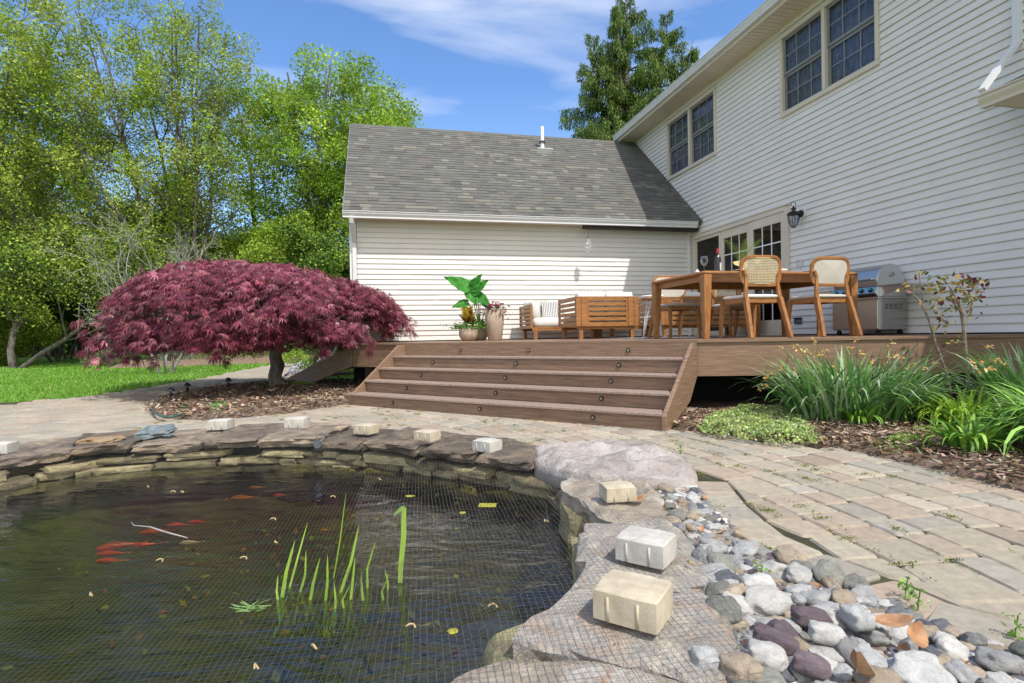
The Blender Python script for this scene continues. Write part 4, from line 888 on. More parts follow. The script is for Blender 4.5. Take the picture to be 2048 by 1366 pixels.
def pad(mb, c, h, r=.03, puff=.012, rot=None, n=10):      # soft cushion
    vs = []; per = []
    for k in range(4*n):
        a = 2*math.pi*k/(4*n); e = .28; cx = math.copysign(abs(math.cos(a))**e, math.cos(a)); cy = math.copysign(abs(math.sin(a))**e, math.sin(a)); per.append((cx,cy))
    m_ = len(per); lv = [(-1,.90,0),(-.75,.97,0),(-.3,1,0),(.3,1,0),(.75,.97,0),(1,.90,0),(1,.7,.5),(1,.4,.85),(1,.05,1)]
    for z,s_,pf in lv:
        for x,y in per:
            p = Vector((x*h[0]*s_, y*h[1]*s_, z*h[2]+puff*pf)); vs.append((Vector(c)+(rot@p if rot else p)))
    mb.add(vs,[(k*m_+i,k*m_+(i+1)%m_,(k+1)*m_+(i+1)%m_,(k+1)*m_+i) for k in range(len(lv)-1) for i in range(m_)]+[tuple(range(m_-1,-1,-1)),tuple(range((len(lv)-1)*m_,len(lv)*m_))])
def chair(loc, rz, cane, label):
    e = empty('dining_chair', loc, rz, label, 'chair', 'teak dining chairs')
    for s in (-1,1):
        m = MB(); m.bar((s*.255,-.37,0),(s*.222,-.235,.46),.036,.05,.046); m.bar((s*.222,-.235,.46),(s*.200,-.215,.70),.046,.034,.034,up=(0,1,0)); m.bar((s*.200,-.215,.70),(s*.240,-.225,.775),.034,.034,up=(0,1,0)); m.build('rear_leg','teak',e,bevel=.005)
        m = MB(); m.bar((s*.235,.24,0),(s*.215,.20,.45),.030,.030,.05); m.build('front_leg','teak',e,bevel=.004)
    m = MB(); m.box((-.20,.185,.405),(.20,.212,.455)); m.build('front_rail','teakx',e,bevel=.003)
    for s in (-1,1): m = MB(); m.bar((s*.218,-.22,.43),(s*.212,.19,.43),.026,.055); m.build('side_rail','teakx',e)
    m = MB(); m.box((-.20,-.225,.405),(.20,-.200,.455)); m.build('rear_rail','teakx',e)
    m = MB(); pad(m,(0,-.01,.478),(.235,.235,.020),puff=.012); m.build('seat','cushion' if cane else 'linen',e,smooth=True)
    zc, yc, W_, H_ = .765,-.245,.50,.315; curve = lambda x: .045*(abs(x)/.25)**2
    def BP(x,z,off=0): return Vector((x*(1-.10*(z+.15)*-1 if z < 0 else 1), yc+curve(x)+off-.06*z, zc+z))
    lp_ = rloop(W_,H_,.10); pts_ = []
    for k,(x,z) in enumerate(lp_):
        a = BP(*lp_[k-1]); b = BP(*lp_[(k+1)%len(lp_)]); t = (b-a).normalized(); nr_ = Vector((0,1,.06)).normalized(); pts_.append((BP(x,z), nr_.cross(t).normalized(), nr_))
    m = MB(); sweep_loop(m, pts_, .038, .030); m.build('back_frame','teakx',e,bevel=.004)
    if cane:
        m = MB(); P_ = [(x*.96,z*.94) for x,z in lp_]
        for k in range(27):
            x = -.235+k*.47/26; zs = [z/100 for z in range(-16,17) if pin((x,z/100),P_)]
            if zs: m.tube([BP(x,min(zs)-.006,.002),BP(x,0,.002),BP(x,max(zs)+.006,.002)],.0048,4)
        for k in range(17):
            z = -.145+k*.29/16; xs = [x/100 for x in range(-25,26) if pin((x/100,z),P_)]
            if xs: a, b = min(xs)-.006, max(xs)+.006; m.tube([BP(a+(b-a)*j/6,z,-.003) for j in range(7)],.0048,4)
        m.build('cane_panel','cane',e)
    else:
        m = MB(); K = 12
        for off, fl in ((-.006,0),(.022,1)):
            vs = [BP(x*.95,z*.93,off) for x,z in lp_]; c_ = len(vs); 
            rows_ = []
            for t_ in (1,.75,.5,.25): rows_ += [BP(x*.95*t_,z*.93*t_,off+(.012 if fl else -.006)*(1-t_)) for x,z in lp_]
            vs = rows_+[BP(0,0,off+(.012 if fl else -.006))]; f = []
            for q in range(3): f += [(q*c_+i,q*c_+(i+1)%c_,(q+1)*c_+(i+1)%c_,(q+1)*c_+i) for i in range(c_)]
            f += [(3*c_+i,3*c_+(i+1)%c_,4*c_) for i in range(c_)]
            m.add(vs, f if not fl else [t_[::-1] for t_ in f])
        m.build('back_pad','linen',e,smooth=True)
    return e
CA = Vector((2.86,6.21,DZ))+UV*.25; CB_ = Vector((3.78,6.43,DZ))+UV*.25
chair(CA, HA, True, 'teak chair with cane back in front of the table, rear view')
chair(CB_, HA, False, 'teak chair with grey fabric back beside the grill, rear view')
chair(CB_+UV*1.62, HA+math.pi, True, 'teak chair with cane back on the house side of the table')
chair(CA+UV*1.62+VV*-.02, HA+math.pi, False, 'teak chair with beige upholstered back at the left end behind the table')
# table
NL = Vector((2.27,6.45,DZ)); TH_ = .805; TW, TL = 1.32, 2.20
tb = empty('dining_table', NL+VV*TL/2+UV*TW/2, HA, 'long teak dining table with tapered corner legs', 'table')
m = MB(); m.rbox((0,0,TH_-.02),(TL/2,TW/2,.02),.014); m.build('tabletop','teakx',tb)
for sx in (-1,1):
    for sy in (-1,1):
        m = MB(); x, y = sx*(TL/2-.06), sy*(TW/2-.06); m.bar((x+sx*.012,y+sy*.012,0),(x,y,TH_-.042),.062,.062,.108); m.build('leg','teak',tb,bevel=.006)
m = MB()
for sy in (-1,1): m.add([(-TL/2+.12,sy*(TW/2-.03),TH_-.041),(TL/2-.12,sy*(TW/2-.03),TH_-.041),(TL/2-.12,sy*(TW/2-.10),TH_-.12),(-TL/2+.12,sy*(TW/2-.10),TH_-.12),(-TL/2+.12,sy*(TW/2-.13),TH_-.12),(TL/2-.12,sy*(TW/2-.13),TH_-.12),(TL/2-.12,sy*(TW/2-.13),TH_-.041),(-TL/2+.12,sy*(TW/2-.13),TH_-.041)],[(0,1,2,3) ,(3,2,5,4),(4,5,6,7)] if sy < 0 else [(3,2,1,0),(4,5,2,3),(7,6,5,4)])
m.build('long_apron','teakx',tb)
for sx in (-1,1): m = MB(); m.box((sx*(TL/2-.06),-TW/2+.12,TH_-.115),(sx*(TL/2-.09),TW/2-.12,TH_-.041)); m.build('end_apron','teakx',tb)
TT = DZ+TH_
def ontab(px, D): return Vector(((px-1024)/F*D, D, TT))
b = empty('wine_bottle', ontab(1438,6.95), 0, 'dark wine bottle with red foil standing on the table', 'bottle')
m = MB(); m.lathe([(.038,0),(.040,.01),(.040,.20),(.034,.225),(.016,.245),(.0145,.26),(.0145,.262)],20); m.build('glass_body',mat('bottle_glass',(.035,.03,.035),.12,.1),b,smooth=True)
m = MB(); m.lathe([(.0155,.262),(.0165,.265),(.0165,.325),(.014,.329)],16); m.build('foil_cap',mat('red_foil',(.42,.02,.03),.4,.1,metal=.3),b,smooth=True)
m = MB()
for k in range(8): a0, a1 = R(-75+k*14), R(-61+k*14); m.add([(.0407*math.cos(a),.0407*math.sin(a),z) for a,z in ((a0,.05),(a1,.05),(a1,.15),(a0,.15))],[(0,1,2,3)])
m.build('label',mat('label_paper',(.62,.60,.58),.7,.15,30),b)
def glass(px,D,lab):
    g_ = empty('wine_glass', ontab(px,D), 0, lab, 'glass')
    m = MB(); m.lathe([(.036,0),(.036,.003),(.006,.008),(.004,.04),(.004,.085),(.018,.098),(.040,.125),(.046,.155),(.042,.185),(.034,.215),(.0325,.215),(.0405,.185),(.0445,.155),(.038,.127),(.016,.102),(.001,.098)],24); m.build('bowl_and_stem',cg,g_,smooth=True)
cg = bpy.data.materials.new('wine_glass_clear'); cg.use_nodes = True; t = cg.node_tree; t.nodes.clear(); N = t.nodes.new; L = t.links.new
mo = N('ShaderNodeOutputMaterial'); ms = N('ShaderNodeMixShader'); tr = N('ShaderNodeBsdfTransparent'); tr.inputs[0].default_value = (.93,.94,.94,1); gl = N('ShaderNodeBsdfGlossy'); gl.inputs['Roughness'].default_value = .02; fr = N('ShaderNodeLayerWeight'); fr.inputs[0].default_value = .25
L(fr.outputs[1],ms.inputs[0]); L(tr.outputs[0],ms.inputs[1]); L(gl.outputs[0],ms.inputs[2]); L(ms.outputs[0],mo.inputs[0])
glass(1411,6.78,'empty clear wine glass left of the bottle'); glass(1602,7.3,'faint clear wine glass between the two front chairs')
for px,D,lab in ((1478,6.72,'dark plate near the bottle on the table'),(1615,7.0,'dark plate beside the right wine glass')):
    p_ = empty('plate', ontab(px,D),0,lab,'plate','plates on the dining table'); m = MB(); m.lathe([(.07,0),(.13,.012),(.133,.017),(.07,.008),(.002,.006)],28); m.build('dish',mat('plate_dark',(.05,.035,.03),.35),p_,smooth=True)
p_ = empty('bowl', ontab(1562,6.9),0,'white bowl right of the cane chair on the table','bowl'); m = MB(); m.lathe([(.03,0),(.07,.02),(.085,.045),(.082,.045),(.065,.022),(.002,.008)],24); m.build('dish','white',p_,smooth=True)
for k,(px,D) in enumerate(((1397,6.6),(1427,6.9))):
    p_ = empty('napkin', ontab(px,D),0,('small white napkin at the near corner of the table','small white napkin beside the bottle')[k],'napkin'); m = MB(); m.add([(-.03,0,.001),(.03,0,.001),(0,.03,.001),(0,0,.04)],[(0,1,3),(1,2,3),(2,0,3)]); m.build('cloth','white',p_)
# fern
fe = empty('fern', ontab(1488,7.35), 0, 'two arching fern fronds in a small vase on the table', 'plant')
m = MB(); m.lathe([(.03,0),(.045,.03),(.04,.08),(.022,.11),(.025,.13)],18); m.build('vase','white',fe,smooth=True)
m = MB()
for ax, bend in ((-1,.30),(1,.30),(.35,.12)):
    pts_ = [Vector((ax*bend*t*t*.85+ax*.02*t,-.02*t,.12+.48*t-.08*t*t)) for t in [i/22 for i in range(23)]]
    m.cc = (.16,.22,.05); m.tube(pts_,.003,4)
    for i in range(4,22):
        t = i/22; ln = .075*math.sin(math.pi*(t*.85+.12)); d = (pts_[i+1]-pts_[i-1]).normalized()
        for s in (-1,1):
            q = Vector((0,s,0)) if 0 else (d.cross(Vector((0,1,0)))*s); q = (q+d*.45).normalized(); m.cc = (.20+random.random()*.1,.30+random.random()*.1,.05); a = pts_[i]; m.add([a-d*.0035,a+d*.0035,a+q*ln+d*.001,a+q*ln-d*.001],[(0,1,2,3)])
m.build('frond','leaf',fe)

# slatted lounge furniture
def slat_panel(mb, a, b, z0, z1, n=6, th=.035, stile=.05):
    a, b = Vector(a), Vector(b); t = (b-a).normalized(); L_ = (b-a).length; nn = Vector((-t.y,t.x,0))
    def bx(s0,s1,za,zb,o0,o1):
        vs = []
        for z in (za,zb):
            for s,o_ in ((s0,o0),(s1,o0),(s1,o1),(s0,o1)): q = a+t*s+nn*o_; vs.append((q.x,q.y,z))
        mb.add(vs,[(3,2,1,0),(4,5,6,7),(0,1,5,4),(1,2,6,5),(2,3,7,6),(3,0,4,7)])
    bx(0,stile,z0,z1,0,th); bx(L_-stile,L_,z0,z1,0,th); h = (z1-z0)/n
    for i in range(n): bx(stile+.001,L_-stile-.001,z0+i*h+(h*.16 if i else 0),z0+(i+1)*h-(h*.16 if i < n-1 else 0),.003,th-.006)
def sofa(P, w_, d_, label, front=False, back_h=.705, sleg=.21, cushions=2, pillow=False, gaps=True):
    """P = near left corner; front False: its back is towards the camera"""
    e = empty('sofa', P, HA, label, 'sofa')
    zb, zt = sleg, back_h
    if front: back_y, front_y = d_, 0.
    else: back_y, front_y = 0., d_
    arm_t = zt if not front else .655
    m = MB(); slat_panel(m,(.0,d_-.001,0),(.0,.0,0),zb,arm_t,6); 
    m.build('left_arm','teakx',e)
    m = MB(); slat_panel(m,(w_,.0,0),(w_,d_,0),zb,arm_t,6); m.build('right_arm','teakx',e)
    m = MB()
    if not front:
        for x0,x1 in ((.0,.085),(.09,.19),(w_-.19,w_-.09),(w_-.085,w_)): m.box((x0,-.012,zb),(x1,.03,zt),.004)
        k_ = 1 if w_ < 1.4 else 2
        for k in range(k_):
            xa = .195+(w_-.39)*k/k_; xb = .195+(w_-.39)*(k+1)/k_; slat_panel(m,(xa,0,0),(xb,0,0),zb,zt,6,stile=.03)
    else: slat_panel(m,(w_,d_,0),(0,d_,0),zb,.66,6)
    m.build('back_panel','teakx' ,e)
    m = MB(); m.box((.04,.04,.165),(w_-.04,.075,.205)); m.box((.04,d_-.075,.165),(w_-.04,d_-.04,.205)); m.box((.04,.04,.21),(w_-.04,d_-.04,.235)); m.build('base_frame','teakx',e)
    for x in (.10,w_-.10):
        for y in (.06,d_-.06): m = MB(); m.box((x-.03,y-.03,0),(x+.03,y+.03,.209),.003); m.build('leg','teak',e)
    n_ = cushions
    for k in range(n_):
        x0 = .05+(w_-.1)*k/n_; x1 = .05+(w_-.1)*(k+1)/n_; yc = d_/2+(-.05 if front else .05)
        m = MB(); pad(m,((x0+x1)/2,yc,.32),((x1-x0)/2-.004,d_/2-.08,.085),puff=.02); m.build('seat_cushion','cushion',e,smooth=True)
        yb = d_-.15 if front else .15; m = MB(); pad(m,((x0+x1)/2,yb,.58),((x1-x0)/2-.004,.10,.20 if not front else .19),puff=.0,rot=None); m.build('back_cushion','cushion',e,smooth=True)
    if front:
        m = MB(); pad(m,(.13,d_*.45,.56),(.085,d_*.36,.16),puff=0); m.build('arm_cushion','cushion',e,smooth=True)
    return e
sofa(Vector((1.06,9.0,DZ)),1.115,.95,'slatted teak armchair seen from behind in front of the long sofa')
sofa(Vector((2.55,9.36,DZ)),1.95,.9,'slatted teak loveseat behind the dining chairs',)
ls = sofa(Vector((.36,10.25,DZ)),2.5,.88,'long slatted teak sofa with white cushions against the wing wall',front=True,cushions=3)
sm = bpy.data.materials.new('striped_fabric'); sm.use_nodes = True; t = sm.node_tree; wv = t.nodes.new('ShaderNodeTexWave'); wv.inputs['Scale'].default_value = 9; wv.inputs['Distortion'].default_value = .2; rp = t.nodes.new('ShaderNodeValToRGB'); rp.color_ramp.elements[0].position = .35; rp.color_ramp.elements[0].color = (.16,.19,.24,1); rp.color_ramp.elements[1].position = .5; rp.color_ramp.elements[1].color = (.62,.59,.54,1)
tcx = t.nodes.new('ShaderNodeTexCoord'); t.links.new(tcx.outputs['Object'],wv.inputs['Vector']); t.links.new(wv.outputs[0],rp.inputs[0]); t.links.new(rp.outputs[0],t.nodes['Principled BSDF'].inputs[0]); t.nodes['Principled BSDF'].inputs['Roughness'].default_value = .9
p = Vector((.36,10.25,DZ))+VV*.50+UV*.42
m = MB(); pad(m,(0,0,0),(.17,.06,.17),puff=0,rot=None); o = m.build('pillow',sm,smooth=True,loc=p+Vector((0,0,.565))); o.rotation_euler = (R(-12),0,HA); tag(o,'striped blue grey pillow leaning on the long sofa','pillow')
p += VV*-.13+UV*.10
m = MB(); pad(m,(0,0,0),(.17,.05,.17),puff=0); o = m.build('pillow','linen',smooth=True,loc=p+Vector((0,0,.59))); o.rotation_euler = (R(-10),0,HA+.3); tag(o,'plain beige pillow behind the striped pillow','pillow')
# dried flower arrangement on a low table behind
cf = empty('coffee_table', Vector((1.55,9.98,DZ)), HA, 'low wooden coffee table hidden behind the armchair', 'table')
m = MB(); m.box((-.3,-.06,.33),(.3,.16,.37),.006); m.build('tabletop','teakx',cf); m = MB(); m.box((-.08,-.04,0),(.08,.12,.33)); m.build('pedestal','teak',cf)
# vase with twigs on the sofa-side
tv = empty('twig_vase', Vector((1.52,10.0,DZ+.37)), 0, 'airy dried twigs in a white vase above the armchair', 'vase')
m = MB(); m.lathe([(.04,0),(.06,.06),(.05,.16),(.03,.22)],16); m.build('vase','white',tv,smooth=True)
m = MB()
for i in range(26):
    a, b_ = random.uniform(-.28,.28), random.uniform(-.1,.1); p1 = Vector((a*.4,b_*.4,.36)); p2 = Vector((a,b_,random.uniform(.43,.50))); m.cc = (.22,.17,.12); m.tube([(0,0,.2),p1,p2],.0014,3)
    for j in range(5): q = p1.lerp(p2,.4+j*.15)+Vector((random.gauss(0,.01),0,random.gauss(0,.01))); m.cc = random.choice([(.7,.65,.55),(.25,.15,.1),(.5,.42,.3)]); m.tube([q,q+Vector((0,0,.012))],.007,5)
m.build('twig','leaf',tv)
# hairpin side table
st = empty('side_table', on(1306,8.25), 0, 'round side table with white hairpin legs beside the armchair', 'side table')
m = MB(); m.lathe([(.17,.585),(.175,.59),(.175,.605),(.17,.61)],28); m.build('tabletop','teakx',st); m = MB(); m.lathe([(.155,.611),(.165,.63),(.16,.645),(.15,.632),(.01,.625)],28); m.build('tray','white',st,smooth=True)
for k in range(4):
    a = k*math.pi/2+.5; c_, s_ = math.cos(a), math.sin(a); m = MB()
    m.tube([(.06*c_-.03*s_,.06*s_+.03*c_,.585),(.20*c_,.20*s_,.005),(.06*c_+.05*s_,.06*s_-.05*c_,.585)],.006,6); m.build('leg','white',st,smooth=False)
# rug
m = MB(); p = Vector((2.3,8.75,0)); 
tag(MB().box((0,0,0),(2.6,1.7,.008)).build('outdoor_rug',mat('rug',(.05,.06,.09),.95,.8,40,c2=(.45,.45,.44)),loc=(1.75,8.2,DZ+.001)),'patterned dark and white outdoor rug under the seating','rug').rotation_euler.z = HA

# grill -------------------------------------------------------
gr = empty('gas_grill', HL(0,-4.90,DZ), HA, 'stainless steel gas grill cart standing against the house wall', 'grill')
gx0, gx1, gy0, gy1 = -.52,-.07,-.32,.43
m = MB(); m.box((gx0+.004,gy0,.07),(gx1,gy1,.475),.004); m.build('cabinet','steeld',gr)
for a,b_ in ((gy0+.008,.052),(.058,gy1-.008)): 
    m = MB(); m.box((gx0-.012,a,.085),(gx0+.002,b_,.455),.004); o = m.build('door','steel',gr)
    y = b_-.035 if a < 0 else a+.035; m = MB(); m.tube([(gx0-.014-.02*math.sin(k*math.pi/8) if 0 else gx0-.024,y+.014*math.cos(k*math.pi/6),.37+.045*math.sin(k*math.pi/6)) for k in range(13)],.005,6); m.build('handle','white',o)
m = MB(); m.box((gx0-.02,gy0-.012,.476),(gx1+.005,gy1+.012,.50),.003); m.build('cart_rail','steel',gr)
m = MB(); P_ = [(gx0-.01,.502),(gx0-.055,.545),(gx0-.005,.635),(gx1,.635),(gx1,.502)]; vs = [(x,gy0,z) for x,z in P_]+[(x,gy1,z) for x,z in P_]; m.add(vs,[(4,3,2,1,0),(5,6,7,8,9)]+[(i,(i+1)%5,5+(i+1)%5,5+i) for i in range(5)]); m.build('control_panel','steel',gr,bevel=.006)
m = MB(); m.bar((gx0-.034,gy0+.02,.522),(gx0-.034,gy1-.02,.522),.004,.040,up=(.7,0,.72)); m.build('panel_strip','black',gr)
for k in range(5):
    y = gy0+.09+k*.14; m = MB(); c_ = Vector((gx0-.032,y,.590)); nn = Vector((-.87,0,.49)); m.tube([c_,c_+nn*.012],.030,16); o = m.build('knob_bezel','black',gr); m = MB(); m.tube([c_+nn*.0125,c_+nn*.035],.018,12); m.build('knob','teal',o)
m = MB(); n_ = 14; prof = [(gx0+.01,.64)]+[( (gx0+gx1)/2-.0-.225*math.cos(a), .70+.235*math.sin(a)) for a in [math.pi*k/n_ for k in range(0,n_+1)]]+[(gx1,.64)]
K = len(prof); vs = [(x,gy0+.02,z) for x,z in prof]+[(x,gy1-.02,z) for x,z in prof]; m.add(vs,[tuple(range(K-1,-1,-1)),tuple(range(K,2*K))]+[(i,(i+1)%K,K+(i+1)%K,K+i) for i in range(K)]); m.build('hood','steel',gr,bevel=.006)
m = MB(); m.tube([(gx0-.035,gy0+.07,.735),(gx0-.035,gy1-.07,.735)],.012,10); m.tube([(gx0-.035,gy0+.09,.735),(gx0+.02,gy0+.09,.735)],.008,8); m.tube([(gx0-.035,gy1-.09,.735),(gx0+.02,gy1-.09,.735)],.008,8); m.build('hood_handle','steel',gr)
m = MB(); m.tube([((gx0+gx1)/2,gy0+.018,.79),((gx0+gx1)/2,gy0-.01,.79)],.03,12); m.build('rotisserie_port','steeld',gr)
for s,(a,b_) in enumerate(((gy0-.34,gy0-.005),(gy1+.005,gy1+.30))):
    m = MB(); m.box((gx0+.02,a,.625),(gx1-.02,b_,.65),.006); y_in, y_out = (b_,a) if s == 0 else (a,b_)
    m.add([(gx0+.022,y_in,.62),(gx0+.022,y_out,.62),(gx0+.022,y_in,.50),(gx0+.035,y_in,.62),(gx0+.035,y_out,.62),(gx0+.035,y_in,.50)],[(0,1,2),(5,4,3),(1,4,5,2)]); m.build('side_shelf','steel',gr)
m = MB()
for c_ in range(4):
    for r_ in range(4): y = gy0-.002; x = gx0+.10+c_*.075; z = .40-r_*.02; m.bar((x,y,z),(x+.05,y,z),.006,.008)
m.build('vent_louver','black',gr)
m = MB(); m.box((gx0+.012,gy0-.012,.075),(gx0+.035,gy0-.001,.62)); m.build('corner_post','steel',gr)
for x in (gx0+.05,gx1-.05):
    for y in (gy0+.06,gy1-.06): m = MB(); m.tube([(x-.014,y,.034),(x+.014,y,.034)],.034,14); m.bar((x,y,.034),(x,y,.075),.03); m.build('caster','black',gr)

# planters ----------------------------------------------------
def potmesh(prof, loc, name, label):
    e = empty(name, loc, 0, label, 'planter'); m = MB(); m.lathe(prof, 30); m.build('pot','pot',e,smooth=True)
    m = MB(); r_ = prof[-1][0]*.85; z_ = prof[-1][1]-.03; m.lathe([(r_,z_-.01),(.01,z_)],20); m.build('soil','mulch',e); return e
def foliage(e, name, pts_, size, cols, aspect=.5, droop=None, mm='leaf'): return leaves(name, np.array(pts_), size, pal(len(pts_),cols,.2,.1), mm, e, aspect, droop)
p1_ = potmesh([(.10,0),(.155,.06),(.172,.13),(.165,.20),(.13,.25),(.118,.25),(.12,.22)], on(937,9.75), 'round_planter', 'round stone planter with yellow croton and white flowers')
p2_ = potmesh([(.10,0),(.14,.07),(.15,.15),(.13,.24),(.12,.24),(.118,.22)], on(960,10.15), 'planter', 'half hidden round planter holding the elephant ear plant')
p3_ = potmesh([(.115,0),(.125,.01),(.165,.30),(.185,.54),(.172,.545),(.16,.50)], on(990,9.85), 'tall_planter', 'tall tapered planter with pink trailing flowers')
for b_ in bpy.data.objects:
    pass
# croton
m = MB()
for i in range(80):
    a = random.uniform(0,6.28); el = random.uniform(.25,1.35); l = random.uniform(.17,.27); d = Vector((math.cos(a)*math.cos(el),math.sin(a)*math.cos(el),math.sin(el))); s = d.cross(Vector((0,0,1))).normalized(); p0 = Vector((0,-.03,.28+random.uniform(0,.16)))
    m.cc = random.choice([(.62,.42,.03),(.50,.28,.03),(.16,.12,.03),(.55,.46,.06),(.22,.07,.03),(.66,.50,.05)]); m.strip([p0,p0+d*l*.35,p0+d*l*.7+Vector((0,0,.01)),p0+d*l+Vector((0,0,-.015))],[.010,.034,.036,.004],s)
m.build('croton_leaf','leaf',p1_)
pp = [(random.gauss(0,.15),random.gauss(0,.11),.22+abs(random.gauss(0,.05))) for _ in range(1300)]
foliage(p1_,'greenery',pp,.045,[(.10,.26,.03),(.16,.34,.04),(.07,.18,.02)],.35)
m = MB()
for i in range(26):
    a = random.uniform(0,6.28); r_ = random.uniform(.10,.2); c_ = Vector((r_*math.cos(a),-abs(r_*math.sin(a)),.22+random.uniform(0,.07))); m.cc = (.80,.76,.60)
    m.lathe([(.004,-.008),(.020,-.004),(.022,.004),(.010,.012)],8,c_)
m.build('flower','leaf',p1_)
# elephant ear
def eleaf(mb, c, d, up, L_):
    d = d.normalized(); s = d.cross(up).normalized(); n_ = s.cross(d).normalized(); K = 14; lft = []
    out = [(-.22,.02),(-.30,.16),(-.22,.30),(-.05,.38),(.15,.385),(.35,.33),(.55,.25),(.75,.14),(.9,.05),(1,.0)]
    for sg in (-1,1):
        vs = []; 
        for i,(u,w_) in enumerate(out):
            uu = max(u,-.02 if i == 0 else u); rip = .018*math.cos(i*3.1)
            vs += [c+d*max(u,0)*L_+n_*(-.10*max(u,0)**2)*L_, c+d*(u*.98)*L_+s*sg*w_*L_*.5+n_*(.05+rip-.08*max(u,0)**2)*L_, c+d*u*L_+s*sg*w_*L_+n_*(.035-rip-.12*max(u,0)**2)*L_]
        f = []
        for i in range(len(out)-1):
            for j in (0,1): q = (3*i+j,3*i+j+1,3*i+3+j+1,3*i+3+j); f.append(q if sg > 0 else q[::-1])
        for q in f:
            k = len(mb.v)
            pass
        for idx,q in enumerate(f):
            mb.cc = random.choice([(.05,.26,.03),(.035,.20,.02),(.07,.31,.04)]); mb.add([vs[t_] for t_ in q],[(0,1,2,3)])
m = MB(); sb_ = MB()
for (px,py,L_,dx,dz) in ((925,570,.42,-1,.5),(945,585,.30,.2,-.4),(925,605,.26,-1,-.25),(957,580,.34,.9,.7),(962,592,.32,.7,-.5),(975,605,.20,.6,-.6),(950,575,.33,.5,.75)):
    c_ = on(px,10.1); c_.z = HC+(671+(1024-px)*.0-py)/F*10.1; base = on(960,10.15); base.z = DZ+.24
    if L_ > .3: pass
    lc = c_-base+Vector((0,0,.24)); d = Vector((dx,-.25,dz)); eleaf(m, lc+Vector((-dx*.06,0,0)), d, Vector((0,-.8,.6)), L_)
    sb_.cc = (.10,.22,.04); sb_.tube([(0,0,.22),(lc*.5+Vector((0,0,.10))),lc],[.012,.009,.006],6)
m.build('leaf','leaf',p2_); sb_.build('stem','leaf',p2_)
pp = [(random.gauss(0,.09),random.gauss(0,.09),.25+abs(random.gauss(0,.07))) for _ in range(500)]; foliage(p2_,'greenery',pp,.05,[(.05,.16,.03),(.08,.24,.03)],.5)
# pink flowers
pp = []; fl = MB()
for i in range(46):
    a = random.uniform(0,6.28); r_ = random.uniform(.02,.27); t0 = Vector((.1*math.cos(a),.1*math.sin(a),.53)); q = Vector((r_*math.cos(a),r_*math.sin(a)*.8,.60+random.uniform(-.06,.10)-r_*.35)); e_ = q+Vector((.12*math.cos(a),.08*math.sin(a),-random.uniform(.0,.30)*(r_/.27)))
    for k in range(26): t = k/25; v_ = (t0.lerp(q,min(1,t*2)) if t < .5 else q.lerp(e_,t*2-1)); pp.append((v_.x+random.gauss(0,.012),v_.y+random.gauss(0,.012),v_.z+random.gauss(0,.012)))
    if random.random() < .85:
        for _ in range(2):
            c_ = q+Vector((random.gauss(0,.02),random.gauss(0,.02)-.01,.02)); fl.cc = random.choice([(.72,.22,.42),(.80,.38,.55),(.62,.12,.32)]); fl.lathe([(.003,-.012),(.020,.0),(.030,.010),(.008,.006)],7,c_)
foliage(p3_,'greenery',pp,.026,[(.10,.18,.05),(.18,.28,.08),(.07,.13,.04)],.4); fl.build('flower','leaf',p3_)
